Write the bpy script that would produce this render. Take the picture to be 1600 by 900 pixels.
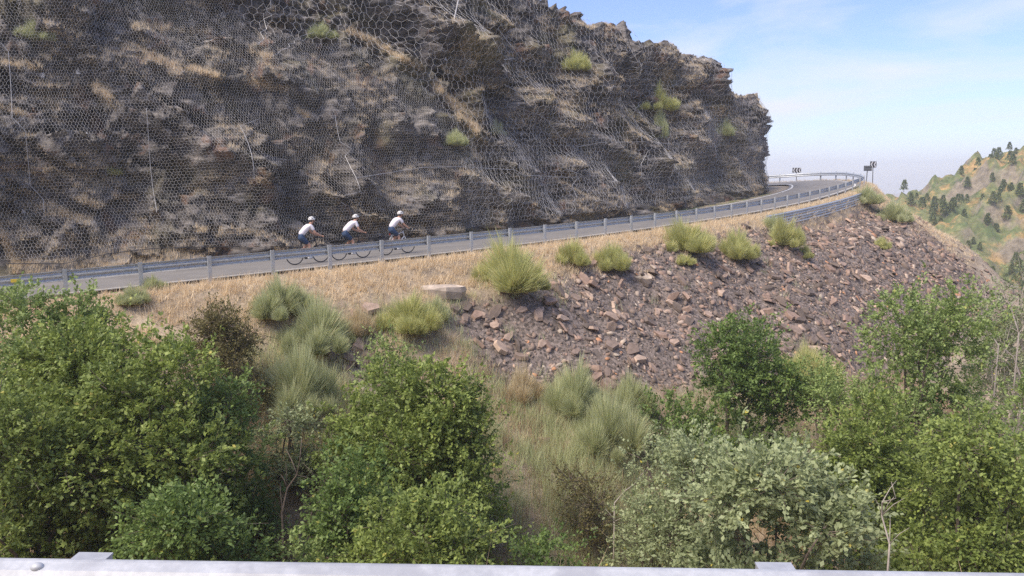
import bpy, bmesh, math, random
import numpy as np
from mathutils import Vector, Matrix
from mathutils.bvhtree import BVHTree

for o in list(bpy.data.objects): bpy.data.objects.remove(o)
SC = bpy.context.scene
COL = SC.collection
R = math.radians
rng = np.random.default_rng(7)

# ------------------------------------------------------------------ camera
F = 1200.0                       # focal length in pixels of the 1600 px photograph
TH = math.atan(170/1200.0)       # pitch below the horizon
CZ = 12.0                        # camera height in the world
cam_d = bpy.data.cameras.new('camera')
cam_d.sensor_width = 36.0; cam_d.lens = 36.0*F/1600.0
cam_d.clip_start = 0.1; cam_d.clip_end = 9000
cam = bpy.data.objects.new('camera', cam_d); COL.objects.link(cam)
cam.location = (0, 0, CZ); cam.rotation_euler = (math.pi/2-TH, 0, 0)
SC.camera = cam

# ------------------------------------------------------------------ sky, sun, exposure
SUN_EL = R(54); SUN_AZ = (-0.80, -0.60)          # horizontal direction towards the sun
W = bpy.data.worlds.new('World'); SC.world = W; W.use_nodes = True
nt = W.node_tree; nt.nodes.clear()
wo = nt.nodes.new('ShaderNodeOutputWorld'); bg = nt.nodes.new('ShaderNodeBackground')
sky = nt.nodes.new('ShaderNodeTexSky'); sky.sky_type = 'NISHITA'; sky.sun_disc = False
sky.sun_elevation = SUN_EL; sky.sun_rotation = math.atan2(SUN_AZ[0], SUN_AZ[1])
sky.altitude = 300; sky.air_density = 1.0; sky.dust_density = 0.6; sky.ozone_density = 2.2
bg.inputs['Strength'].default_value = 0.105
# thin wisps of cloud, spread over the whole sky
tc = nt.nodes.new('ShaderNodeTexCoord'); mp = nt.nodes.new('ShaderNodeMapping')
mp.inputs['Scale'].default_value = (1.6, 1.6, 7.0); mp.inputs['Rotation'].default_value = (0.12, 0.1, 0.35)
mp.inputs['Location'].default_value = (2.1, 0.7, 0.1)
nz = nt.nodes.new('ShaderNodeTexNoise'); nz.inputs['Scale'].default_value = 1.6
nz.inputs['Detail'].default_value = 7; nz.inputs['Roughness'].default_value = 0.55; nz.inputs['Distortion'].default_value = 0.5
cr = nt.nodes.new('ShaderNodeValToRGB'); cr.color_ramp.elements[0].position = 0.48; cr.color_ramp.elements[1].position = 0.72
cr.color_ramp.elements[1].color = (0.85, 0.85, 0.85, 1)
mx = nt.nodes.new('ShaderNodeMixRGB'); mx.inputs["Color2"].default_value = (5.0, 5.0, 5.2, 1)
L = nt.links.new
L(tc.outputs['Generated'], mp.inputs['Vector']); L(mp.outputs['Vector'], nz.inputs['Vector']); L(nz.outputs['Fac'], cr.inputs['Fac'])
tn_ = nt.nodes.new('ShaderNodeMixRGB'); tn_.blend_type = 'MULTIPLY'; tn_.inputs['Fac'].default_value = 1; tn_.inputs['Color2'].default_value = (0.86, 0.86, 1.10, 1)
L(cr.outputs['Color'], mx.inputs['Fac']); L(sky.outputs['Color'], tn_.inputs['Color1']); L(tn_.outputs['Color'], mx.inputs['Color1']); L(mx.outputs['Color'], bg.inputs['Color'])
L(bg.outputs['Background'], wo.inputs['Surface'])
sl = bpy.data.lights.new('sun', 'SUN'); sl.energy = 2.7; sl.angle = R(38); sl.color = (1.0, 0.88, 0.72)
so = bpy.data.objects.new('sun', sl); COL.objects.link(so)
sd = Vector((SUN_AZ[0], SUN_AZ[1], 0)).normalized()*math.cos(SUN_EL) + Vector((0, 0, math.sin(SUN_EL)))
so.rotation_euler = sd.to_track_quat('Z', 'Y').to_euler(); so.location = (-40, 40, 60)
SC.view_settings.view_transform = 'Standard'; SC.view_settings.look = 'None'
SC.view_settings.gamma = 1; SC.view_settings.use_curve_mapping = False
SC.view_settings.exposure = 0.93
SC.cycles.use_denoising = False
SC.cycles.volume_bounces = 1; SC.cycles.max_bounces = 6; SC.cycles.transparent_max_bounces = 8

# ------------------------------------------------------------------ helpers
def tag(o, label=None, cat=None, group=None, kind=None):
    if label: o['label'] = label
    if cat: o['category'] = cat
    if group: o['group'] = group
    if kind: o['kind'] = kind
    return o

def empty(name, loc, label, cat, group=None, rz=0.0):
    o = bpy.data.objects.new(name, None); COL.objects.link(o)
    o.location = loc; o.rotation_euler = (0, 0, rz); o.empty_display_size = 0.2
    return tag(o, label, cat, group)

def mesh_np(name, verts, faces, mat=None, smooth=False, tint=None):
    """verts (n,3); faces (m,k) constant k; tint (n,) optional float point attribute"""
    v = np.asarray(verts, np.float32); f = np.asarray(faces, np.int32)
    me = bpy.data.meshes.new(name)
    me.vertices.add(len(v)); me.vertices.foreach_set('co', v.ravel())
    k = f.shape[1]
    me.loops.add(f.size); me.loops.foreach_set('vertex_index', f.ravel())
    me.polygons.add(len(f)); me.polygons.foreach_set('loop_start', np.arange(0, f.size, k, dtype=np.int32))
    me.polygons.foreach_set('loop_total', np.full(len(f), k, np.int32))
    if smooth: me.polygons.foreach_set('use_smooth', np.ones(len(f), bool))
    if tint is not None:
        a = me.attributes.new('tint', 'FLOAT', 'POINT'); a.data.foreach_set('value', np.asarray(tint, np.float32))
    me.update(calc_edges=True)
    if mat: me.materials.append(mat)
    return me

def link(name, me, parent=None, loc=None):
    o = bpy.data.objects.new(name, me); COL.objects.link(o)
    if parent is not None: o.parent = parent
    if loc is not None: o.location = loc
    return o

class MB:
    """collects simple solids into one mesh"""
    def __init__(s): s.v = []; s.f = []
    def add(s, vs, fs):
        b = len(s.v); s.v += [tuple(p) for p in vs]; s.f += [tuple(i+b for i in q) for q in fs]; return s
    def box(s, c, d, rot=None):
        vs = [Vector((x*d[0]/2, y*d[1]/2, z*d[2]/2)) for x in (-1, 1) for y in (-1, 1) for z in (-1, 1)]
        if rot is not None: vs = [rot @ p for p in vs]
        vs = [p+Vector(c) for p in vs]
        return s.add(vs, [(0, 1, 3, 2), (4, 6, 7, 5), (0, 4, 5, 1), (2, 3, 7, 6), (0, 2, 6, 4), (1, 5, 7, 3)])
    def tube(s, pts, rad, n=6, closed=False, cap=True):
        pts = [Vector(p) for p in pts]; m = len(pts)
        rads = rad if isinstance(rad, (list, tuple)) else [rad]*m
        rings = []; ref = None
        for i, p in enumerate(pts):
            if closed: t = pts[(i+1) % m]-pts[i-1]
            else: t = pts[min(i+1, m-1)]-pts[max(i-1, 0)]
            t = t.normalized() if t.length > 1e-9 else Vector((0, 0, 1))
            if ref is None: ref = t.orthogonal().normalized()
            ref = (ref - t*ref.dot(t)); ref = ref.normalized() if ref.length > 1e-6 else t.orthogonal().normalized()
            b = t.cross(ref)
            rings.append([p+(ref*math.cos(2*math.pi*k/n)+b*math.sin(2*math.pi*k/n))*rads[i] for k in range(n)])
        vs = [q for r in rings for q in r]; fs = []
        for i in range(m if closed else m-1):
            j = (i+1) % m
            for k in range(n): fs.append((i*n+k, i*n+(k+1) % n, j*n+(k+1) % n, j*n+k))
        if cap and not closed: fs += [tuple(range(n-1, -1, -1)), tuple((m-1)*n+k for k in range(n))]
        return s.add(vs, fs)
    def ball(s, c, r, nu=10, nv=7):
        r = r if isinstance(r, (list, tuple)) else (r, r, r)
        vs = [(c[0], c[1], c[2]-r[2])]
        for j in range(1, nv):
            a = -math.pi/2+math.pi*j/nv
            for i in range(nu):
                b = 2*math.pi*i/nu; vs.append((c[0]+r[0]*math.cos(a)*math.cos(b), c[1]+r[1]*math.cos(a)*math.sin(b), c[2]+r[2]*math.sin(a)))
        vs.append((c[0], c[1], c[2]+r[2])); fs = []
        for i in range(nu): fs.append((0, 1+(i+1) % nu, 1+i))
        for j in range(nv-2):
            for i in range(nu):
                a = 1+j*nu+i; b = 1+j*nu+(i+1) % nu; fs.append((a, b, b+nu, a+nu))
        t = len(vs)-1; o = 1+(nv-2)*nu
        for i in range(nu): fs.append((o+i, o+(i+1) % nu, t))
        return s.add(vs, fs)
    def prism(s, poly, a, b):
        """closed polygon of 3-D points swept from +a to +b (vectors)"""
        n = len(poly); a = Vector(a); b = Vector(b)
        vs = [Vector(p)+a for p in poly]+[Vector(p)+b for p in poly]
        fs = [tuple(range(n-1, -1, -1)), tuple(range(n, 2*n))]+[(i, (i+1) % n, n+(i+1) % n, n+i) for i in range(n)]
        return s.add(vs, fs)
    def mesh(s, name, mat, smooth=False):
        me = bpy.data.meshes.new(name); me.from_pydata(s.v, [], s.f)
        if smooth:
            me.polygons.foreach_set('use_smooth', np.ones(len(me.polygons), bool))
        me.materials.append(mat); me.update(); return me
    def build(s, name, mat, parent=None, smooth=False, loc=None):
        return link(name, s.mesh(name, mat, smooth), parent, loc)

# numpy noise
_P = rng.permutation(512).astype(np.int64)
def _h(i, j, k=0): return _P[(_P[(_P[i & 511]+j) & 511]+k) & 511]
def vnoise(x, y, z=None):
    """smooth value noise, -1..1"""
    x = np.asarray(x, float); y = np.asarray(y, float)
    i = np.floor(x).astype(np.int64); j = np.floor(y).astype(np.int64)
    u = x-i; v = y-j; u = u*u*u*(u*(u*6-15)+10); v = v*v*v*(v*(v*6-15)+10)
    def g(a, b, c): return _h(a, b, c)/255.5-1
    def lay(c):
        return (g(i, j, c)*(1-u)+g(i+1, j, c)*u)*(1-v)+(g(i, j+1, c)*(1-u)+g(i+1, j+1, c)*u)*v
    if z is None: return lay(0)
    z = np.asarray(z, float); k = np.floor(z).astype(np.int64); w = z-k; w = w*w*(3-2*w)
    return lay(k)*(1-w)+lay(k+1)*w
def fbm(x, y, o=4, gain=0.5, seed=0):
    a = 1.0; s = 0; t = 0
    for q in range(o):
        s = s+a*vnoise(x*2**q+17.3*q+seed*31.7, y*2**q-9.1*q+seed*13.3); t += a; a *= gain
    return s/t
def facets(x, y, tilt=1.0, seed=0):
    """jittered cells, each a tilted plane: broken angular rock"""
    i0 = np.floor(x).astype(np.int64); j0 = np.floor(y).astype(np.int64)
    best = np.full(x.shape, 1e9); out = np.zeros(x.shape)
    for di in (-1, 0, 1):
        for dj in (-1, 0, 1):
            i = i0+di; j = j0+dj
            cx = i+0.5+0.45*(_h(i, j, 3+seed)/255.5-1); cy = j+0.5+0.45*(_h(i, j, 57+seed)/255.5-1)
            dx = x-cx; dy = y-cy; d = dx*dx+dy*dy
            val = (_h(i, j, 91+seed)/255.5-1)*0.6+tilt*(dx*(_h(i, j, 131+seed)/255.5-1)+dy*(_h(i, j, 171+seed)/255.5-1))
            m = d < best; best = np.where(m, d, best); out = np.where(m, val, out)
    return out
def sstep(a, b, x):
    t = np.clip((np.asarray(x, float)-a)/(b-a), 0, 1); return t*t*(3-2*t)

def ray(px, py):
    u = (px-800)/F; v = (450-py)/F
    return np.array([u, math.cos(TH)+v*math.sin(TH), -math.sin(TH)+v*math.cos(TH)])

# ------------------------------------------------------------------ materials
def mat(name, build):
    m = bpy.data.materials.new(name); m.use_nodes = True
    t = m.node_tree; b = t.nodes['Principled BSDF']; build(t, b, t.links.new); return m
def N(t, kind, **kw):
    n = t.nodes.new(kind)
    for k, v in kw.items():
        if k in n.inputs: n.inputs[k].default_value = v
        else: setattr(n, k, v)
    return n
def ramp(t, fac, stops, interp='LINEAR'):
    r = t.nodes.new('ShaderNodeValToRGB'); e = r.color_ramp.elements; r.color_ramp.interpolation = interp
    while len(e) < len(stops): e.new(0.5)
    for q, (p, c) in zip(e, stops): q.position = p; q.color = (*c, 1) if len(c) == 3 else c
    t.links.new(fac, r.inputs['Fac']); return r
def noise(t, scale, detail=4, rough=0.55, vec=None, dist=0.0):
    n = N(t, 'ShaderNodeTexNoise', Scale=scale, Detail=detail, Roughness=rough, Distortion=dist)
    if vec is not None: t.links.new(vec, n.inputs['Vector'])
    return n
def objco(t, scale=(1, 1, 1), rot=(0, 0, 0)):
    c = t.nodes.new('ShaderNodeTexCoord'); m = t.nodes.new('ShaderNodeMapping')
    m.inputs['Scale'].default_value = scale; m.inputs['Rotation'].default_value = rot
    t.links.new(c.outputs['Object'], m.inputs['Vector']); return m.outputs['Vector']
def mix(t, fac, a, b, mode='MIX'):
    m = t.nodes.new('ShaderNodeMixRGB'); m.blend_type = mode
    for s, x in (('Fac', fac), ('Color1', a), ('Color2', b)):
        if hasattr(x, 'links'): t.links.new(x, m.inputs[s])
        else: m.inputs[s].default_value = x if s == 'Fac' else (*x, 1)
    return m.outputs['Color']
def bump(t, b, h, strength=0.5, dist=0.05):
    n = N(t, 'ShaderNodeBump', Strength=strength, Distance=dist); t.links.new(h, n.inputs['Height']); t.links.new(n.outputs['Normal'], b.inputs['Normal'])

def plain(name, col, rough=0.6, metal=0.0, var=0.25, scale=8):
    def f(t, b, L):
        n = noise(t, scale, 4, vec=objco(t))
        lo = tuple(c*(1-var) for c in col); hi = tuple(min(1, c*(1+var)) for c in col)
        r = ramp(t, n.outputs['Fac'], [(0.3, lo), (0.7, hi)]); L(r.outputs['Color'], b.inputs['Base Color'])
        b.inputs['Roughness'].default_value = rough; b.inputs['Metallic'].default_value = metal
    return mat(name, f)

def m_cliff(t, b, L):
    # beds dip down to the right along the face
    co = objco(t, (0.55, 0.55, 2.6), (R(18), R(-26), 0)); iso = objco(t)
    n1 = noise(t, 1.6, 8, 0.62, co, 0.6); n2 = noise(t, 0.30, 4, 0.6, iso); n3 = noise(t, 7, 6, 0.7, co); n4 = noise(t, 0.55, 5, 0.6, iso, 0.4)
    base = ramp(t, n1.outputs['Fac'], [(0.30, (0.050, 0.047, 0.046)), (0.46, (0.135, 0.123, 0.115)), (0.58, (0.215, 0.198, 0.184)), (0.76, (0.42, 0.395, 0.37))]).outputs['Color']
    n5 = noise(t, 0.9, 9, 0.72, co, 0.8)
    base = mix(t, 1.0, base, ramp(t, n5.outputs['Fac'], [(0.40, (0.42, 0.42, 0.44)), (0.54, (1.2, 1.18, 1.16))]).outputs['Color'], 'MULTIPLY')
    rust = ramp(t, n4.outputs['Fac'], [(0.57, (0, 0, 0)), (0.64, (0.7, 0.7, 0.7))]).outputs['Color']
    base = mix(t, rust, base, (0.215, 0.115, 0.07))
    lich = ramp(t, n3.outputs['Fac'], [(0.60, (0, 0, 0)), (0.68, (0.8, 0.8, 0.8))]).outputs['Color']
    base = mix(t, lich, base, (0.42, 0.39, 0.32))
    moss = ramp(t, n2.outputs['Fac'], [(0.50, (0, 0, 0)), (0.66, (0.55, 0.55, 0.55))]).outputs['Color']
    base = mix(t, moss, base, (0.20, 0.175, 0.065))
    # soil and dead grass caught on the ledges
    g = t.nodes.new('ShaderNodeNewGeometry'); s = t.nodes.new('ShaderNodeSeparateXYZ'); L(g.outputs['Normal'], s.inputs['Vector'])
    nn = noise(t, 0.8, 5, 0.6, iso)
    ad = N(t, 'ShaderNodeMath', operation='ADD'); L(s.outputs['Z'], ad.inputs[0]); L(nn.outputs['Fac'], ad.inputs[1])
    led = ramp(t, ad.outputs['Value'], [(1.22, (0, 0, 0)), (1.36, (0.85, 0.85, 0.85))]).outputs['Color']
    base = mix(t, led, base, (0.52, 0.36, 0.19))
    L(base, b.inputs['Base Color']); b.inputs['Roughness'].default_value = 0.85
    bump(t, b, n3.outputs['Fac'], 1.0, 0.10)
M_CLIFF = mat('slate_cliff', m_cliff)

def m_ground(t, b, L):
    iso = objco(t); n1 = noise(t, 0.6, 6, 0.6, iso); n2 = noise(t, 9, 6, 0.7, iso)
    c = ramp(t, n1.outputs['Fac'], [(0.30, (0.30, 0.235, 0.165)), (0.5, (0.48, 0.385, 0.27)), (0.7, (0.62, 0.51, 0.36))]).outputs['Color']
    d = ramp(t, n2.outputs['Fac'], [(0.3, (0.55, 0.55, 0.55)), (0.7, (1.1, 1.1, 1.1))]).outputs['Color']
    c = mix(t, 1.0, c, d, 'MULTIPLY')
    a = N(t, 'ShaderNodeAttribute', attribute_name='tint')      # 1 where the slope is slate rubble
    n3 = noise(t, 5, 8, 0.7, iso)
    sc = ramp(t, n3.outputs['Fac'], [(0.3, (0.07, 0.056, 0.048)), (0.7, (0.24, 0.19, 0.155))]).outputs['Color']
    vo = N(t, 'ShaderNodeTexVoronoi', Scale=11.0); L(iso, vo.inputs['Vector'])
    sc = mix(t, 0.75, sc, ramp(t, vo.outputs['Color'], [(0.15, (0.05, 0.042, 0.038)), (0.5, (0.20, 0.16, 0.135)), (0.85, (0.36, 0.29, 0.25))]).outputs['Color'])
    c = mix(t, a.outputs['Fac'], c, sc)
    L(c, b.inputs['Base Color']); b.inputs['Roughness'].default_value = 0.95
    bump(t, b, n2.outputs['Fac'], 0.8, 0.06)
M_GROUND = mat('dry_ground', m_ground)

def m_asphalt(t, b, L):
    iso = objco(t); n1 = noise(t, 0.7, 5, 0.6, iso); n2 = noise(t, 60, 3, 0.6, iso)
    c = ramp(t, n1.outputs['Fac'], [(0.32, (0.13, 0.122, 0.113)), (0.5, (0.20, 0.188, 0.175)), (0.7, (0.26, 0.243, 0.222))]).outputs['Color']
    c = mix(t, 0.5, c, ramp(t, n2.outputs['Fac'], [(0.3, (0.10, 0.095, 0.09)), (0.7, (0.30, 0.285, 0.27))]).outputs['Color'])
    L(c, b.inputs['Base Color']); b.inputs['Roughness'].default_value = 0.85; bump(t, b, n2.outputs['Fac'], 0.3, 0.01)
M_ASPH = mat('asphalt', m_asphalt)
M_PAINT = plain('road_paint', (0.62, 0.61, 0.58), 0.7, 0, 0.22, 3)

def m_galv(t, b, L):
    iso = objco(t); n1 = noise(t, 14, 5, 0.6, iso); n2 = noise(t, 1.3, 4, 0.6, iso)
    c = ramp(t, n1.outputs['Fac'], [(0.3, (0.40, 0.43, 0.46)), (0.7, (0.58, 0.61, 0.64))]).outputs['Color']
    c = mix(t, ramp(t, n2.outputs['Fac'], [(0.55, (0, 0, 0)), (0.8, (0.5, 0.5, 0.5))]).outputs['Color'], c, (0.33, 0.31, 0.29))
    L(c, b.inputs['Base Color']); b.inputs['Metallic'].default_value = 0.45
    L(ramp(t, n1.outputs['Fac'], [(0.3, (0.38,)*3), (0.7, (0.55,)*3)]).outputs['Color'], b.inputs['Roughness'])
M_GALV = mat('galvanised_steel', m_galv)
def m_galv2(t, b, L):
    iso = objco(t); n1 = noise(t, 38, 5, 0.65, iso); n2 = noise(t, 5, 4, 0.6, iso)
    c = ramp(t, n1.outputs['Fac'], [(0.3, (0.42, 0.44, 0.47)), (0.7, (0.56, 0.575, 0.60))]).outputs['Color']
    c = mix(t, ramp(t, n2.outputs['Fac'], [(0.48, (0, 0, 0)), (0.62, (0.7, 0.7, 0.7))]).outputs['Color'], c, (0.34, 0.35, 0.38))
    L(c, b.inputs['Base Color']); b.inputs['Metallic'].default_value = 0.15; b.inputs['Roughness'].default_value = 0.5
M_GALV2 = mat('weathered_zinc', m_galv2)
M_WIRE = plain('net_wire', (0.52, 0.51, 0.50), 0.5, 0.1, 0.15, 3)
M_SIGNL = plain('pale_anchor', (0.62, 0.62, 0.62), 0.5, 0, 0.1)
M_CABLE = plain('steel_cable', (0.42, 0.42, 0.43), 0.5, 0.4, 0.15, 3)
M_DARKCABLE = plain('dark_cable', (0.03, 0.03, 0.035), 0.6, 0, 0.2, 3)

def m_leaf(lo, hi, yellow, trans=0.35):
    def f(t, b, L):
        a = N(t, 'ShaderNodeAttribute', attribute_name='tint')
        r = ramp(t, a.outputs['Fac'], [(0.0, lo), (0.75, hi), (0.93, hi), (1.0, yellow)])
        L(r.outputs['Color'], b.inputs['Base Color']); b.inputs['Roughness'].default_value = 0.55
        tr = t.nodes.new('ShaderNodeBsdfTranslucent'); L(r.outputs['Color'], tr.inputs['Color'])
        ms = t.nodes.new('ShaderNodeMixShader'); ms.inputs['Fac'].default_value = trans
        L(b.outputs['BSDF'], ms.inputs[1]); L(tr.outputs['BSDF'], ms.inputs[2])
        L(ms.outputs['Shader'], t.nodes['Material Output'].inputs['Surface'])
    return f
M_LEAF_GREEN = mat('leaf_green', m_leaf((0.085, 0.14, 0.035), (0.36, 0.44, 0.11), (0.58, 0.52, 0.13)))
M_LEAF_DARK = mat('leaf_dark_green', m_leaf((0.06, 0.12, 0.035), (0.25, 0.35, 0.09), (0.44, 0.42, 0.1)))
M_LEAF_LIGHT = mat('leaf_light_green', m_leaf((0.13, 0.2, 0.06), (0.4, 0.5, 0.17), (0.54, 0.54, 0.16)))
M_LEAF_PALE = mat('leaf_grey_green', m_leaf((0.2, 0.25, 0.12), (0.47, 0.53, 0.28), (0.7, 0.6, 0.12)))
M_LEAF_OLIVE = mat('leaf_olive', m_leaf((0.13, 0.12, 0.045), (0.27, 0.235, 0.09), (0.38, 0.29, 0.1)))
M_BROOM = mat('broom_stem', m_leaf((0.4, 0.44, 0.17), (0.72, 0.71, 0.33), (0.8, 0.68, 0.34), 0.3))
M_SAGE = mat('sage_stem', m_leaf((0.38, 0.43, 0.22), (0.66, 0.68, 0.4), (0.74, 0.65, 0.4), 0.3))
M_STRAW = mat('dry_straw', m_leaf((0.56, 0.44, 0.28), (0.92, 0.77, 0.54), (0.92, 0.80, 0.60), 0.3))
M_BROWNG = mat('brown_grass', m_leaf((0.3, 0.22, 0.145), (0.62, 0.47, 0.31), (0.72, 0.57, 0.37), 0.3))
M_DRYSTALK = mat('dry_stalk', m_leaf((0.46, 0.38, 0.23), (0.78, 0.67, 0.45), (0.84, 0.72, 0.50), 0.3))
M_PINE = mat('pine_needle', m_leaf((0.1, 0.14, 0.05), (0.22, 0.26, 0.09), (0.3, 0.3, 0.1), 0.2))
M_BARK = plain('bark', (0.16, 0.125, 0.10), 0.9, 0, 0.4, 12)
M_DEADWOOD = plain('dead_wood', (0.45, 0.40, 0.35), 0.9, 0, 0.25, 12)

def m_stone(t, b, L):
    oi = t.nodes.new('ShaderNodeAttribute'); oi.attribute_name = 'tint'
    iso = objco(t); n = noise(t, 3.5, 6, 0.65, iso)
    c = ramp(t, oi.outputs['Fac'], [(0.0, (0.11, 0.086, 0.070)), (0.40, (0.24, 0.18, 0.145)), (0.70, (0.36, 0.24, 0.18)), (0.88, (0.50, 0.42, 0.34)), (1.0, (0.54, 0.28, 0.15))]).outputs['Color']
    c = mix(t, 1.0, c, ramp(t, n.outputs['Fac'], [(0.3, (0.65,)*3), (0.7, (1.25,)*3)]).outputs['Color'], 'MULTIPLY')
    L(c, b.inputs['Base Color']); b.inputs['Roughness'].default_value = 0.8; bump(t, b, n.outputs['Fac'], 0.4, 0.03)
M_STONE = mat('slate_stone', m_stone)

# ------------------------------------------------------------------ plan of the far road (metres; heights relative to the camera)
def rail_fit():
    v = (-12.99, 22.295, -2.588, .969, -.354, .118, 1.037, -.265, -.019, .070, -.017)
    x, y = v[0], v[1]; out = []
    for n in range(31):
        m = n/10.0
        out.append((x, y, v[2]+v[3]*m+v[4]*m*m+v[5]*m**3-0.80))
        a = v[6]+v[7]*m+v[8]*m*m+v[9]*m**3+v[10]*m**4
        x += 2*math.sin(a); y += 2*math.cos(a)
    return out
FIT = rail_fit()
LEFT = [(-62, 5.0, -2.0), (-52, 5.0, -2.5), (-42, 6.6, -3.1), (-33, 10.0, -3.6), (-26, 14.2, -3.75), (-21.2, 17.4, -3.72), (-16.6, 20.2, -3.58)]
TURN = [(30.0, 68.3, -0.22), (30.2, 71.8, -0.10), (28.8, 75.0, -0.14), (25.5, 76.9, -0.36), (20, 77.8, -0.55), (8, 77.6, -0.4), (-8, 80, 0.2), (-30, 90, 1.0)]
RAILC = LEFT+FIT[::2]+TURN
def leftn(pts):
    p = np.array(pts)[:, :2]; t = np.gradient(p, axis=0); t /= np.linalg.norm(t, axis=1)[:, None]
    return np.stack([-t[:, 1], t[:, 0]], 1)
_pc = LEFT+FIT[::2]; _nl = leftn(_pc); NS = len(LEFT)+12          # inner edge follows at a fixed offset up to post 22
INNERC = [(p[0]+6.0*n[0], p[1]+6.0*n[1]) for p, n in zip(_pc, _nl)][:NS]
INNERC += [(17.2, 58.4), (19.4, 60.9), (21.6, 63.4), (23.6, 66.0)]
INNERC += [(24.6, 68.2), (24.8, 69.8), (24.0, 71.2), (21.8, 72.3), (17, 72.9), (8, 72.6), (-8, 75), (-30, 85)]
CLIFFC = [(p[0]+7.3*n[0], p[1]+7.3*n[1]) for p, n in zip(_pc, _nl)][:NS]
CLIFFC += [(17.6, 60.6), (20.2, 63.3), (21.5, 65.2), (21.8, 67.0), (20.9, 68.9), (18.2, 70.0), (12, 70.5), (4, 70.2), (-8, 72)]

def catmull(ctrl, step=0.25):
    P = np.array(ctrl, float); P = np.vstack([2*P[0]-P[1], P, 2*P[-1]-P[-2]])
    out = []; par = []
    for i in range(1, len(P)-2):
        n = 24; t = np.linspace(0, 1, n, endpoint=False)[:, None]
        p0, p1, p2, p3 = P[i-1], P[i], P[i+1], P[i+2]
        out.append(0.5*((2*p1)+(-p0+p2)*t+(2*p0-5*p1+4*p2-p3)*t*t+(-p0+3*p1-3*p2+p3)*t**3)); par.append(i-1+t[:, 0])
    out.append(P[-2][None]); par.append([len(ctrl)-1.0])
    return np.vstack(out), np.concatenate(par)
RAIL_F, RAIL_PAR = catmull(RAILC)
INNER_F, _ = catmull(INNERC)
CLIFF_F, _ = catmull(CLIFFC)
def arclen(p):
    return np.concatenate([[0], np.cumsum(np.linalg.norm(np.diff(p[:, :2], axis=0), axis=1))])
def resample(p, step):
    s = arclen(p); q = np.arange(0, s[-1], step)
    return np.stack([np.interp(q, s, p[:, k]) for k in range(p.shape[1])], 1), q
RAIL, RAIL_S = resample(RAIL_F, 0.4)
CLB, CLB_S = resample(CLIFF_F, 0.4)
def tang(p):
    t = np.gradient(p[:, :2], axis=0); return t/np.linalg.norm(t, axis=1)[:, None]
RAIL_T = tang(RAIL); CLB_T = tang(CLB)
def near(P, T, x, y):
    """nearest sample on a curve: index, signed distance (+ = left of travel, the cliff side)"""
    x = np.asarray(x, float).ravel(); y = np.asarray(y, float).ravel()
    idx = np.empty(len(x), int); sd = np.empty(len(x))
    for a in range(0, len(x), 20000):
        b = slice(a, a+20000)
        dx = x[b, None]-P[None, :, 0]; dy = y[b, None]-P[None, :, 1]; d2 = dx*dx+dy*dy
        i = d2.argmin(1); r = np.arange(len(i)); idx[b] = i
        c = T[i, 0]*dy[r, i]-T[i, 1]*dx[r, i]; sd[b] = np.sqrt(d2[r, i])*np.where(c >= 0, 1, -1)
    return idx, sd
def bench(x, y):
    """height of the road bench"""
    x = np.asarray(x, float).ravel(); y = np.asarray(y, float).ravel(); z = np.empty(len(x))
    for a in range(0, len(x), 20000):
        b = slice(a, a+20000)
        d2 = (x[b, None]-RAIL[None, :, 0])**2+(y[b, None]-RAIL[None, :, 1])**2+0.05
        w = 1/d2**2.5; z[b] = (w*RAIL[None, :, 2]).sum(1)/w.sum(1)
    i, s = near(RAIL, RAIL_T, x, y)
    return z-0.045*np.clip(s, 0, 6)
LN = RAIL_S[-1]
A0 = RAIL_S[near(RAIL, RAIL_T, [FIT[0][0]], [FIT[0][1]])[0][0]]       # arc position of the first post in view

OUR_Z = -1.82                                                         # the road the camera stands on
def terrain(x, y, detail=True):
    x = np.asarray(x, float); sh = x.shape; x = x.ravel(); y = np.asarray(y, float).ravel()
    i, s = near(RAIL, RAIL_T, x, y); zb = bench(x, y); d = -s; a = RAIL_S[i]-A0
    bmp = 0.0
    if detail: bmp = fbm(x*0.35, y*0.35, 4)*0.55*sstep(0.8, 4, d)+fbm(x*1.4, y*1.4, 3, seed=4)*0.16*sstep(0.5, 2, d)
    z1 = zb-0.05-0.10*np.clip(d, 0, 0.9)-0.735*np.clip(d-0.9, 0, None)+bmp
    z1 = z1-0.85*sstep(0.75, 1.35, d)*sstep(35, 38, a)*(1-sstep(58, 63, a))*(1-sstep(1.5, 4.5, d))
    z2 = OUR_Z-0.60*np.clip(y-2.6, 0, None)+bmp*0.6
    floor = -10.7-0.13*np.clip(x-14, 0, 90)
    z = np.maximum(np.maximum(z1, z2), floor+fbm(x*0.2, y*0.2, 3, seed=9)*0.5)
    z = np.where((y < 2.6) & (s < 0), np.maximum(z2, np.where(z1 > z2, np.minimum(z1, OUR_Z), z2)), z)
    ins = s > 0
    z = np.where(ins, zb-0.07, z)
    # hill behind the cliff
    j, c = near(CLB, CLB_T, x, y); u = CLB_S[j]
    H = np.interp(u, HU, HH); bt = np.interp(u, BU, BB)
    hill = H*0.9*sstep(0.3, 1.0, c/(bt*H*1.35+1.2))-0.25
    rise = 0.50*(1-sstep(-15, -1, x))*(1-sstep(70, 86, y+0.15*x))
    hill = hill+rise*np.clip(c-bt*H-1.5, 0, 22)
    z = np.where(ins & (c > 0.4), zb+np.maximum(hill, -0.07), z)
    return z.reshape(sh)

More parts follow.
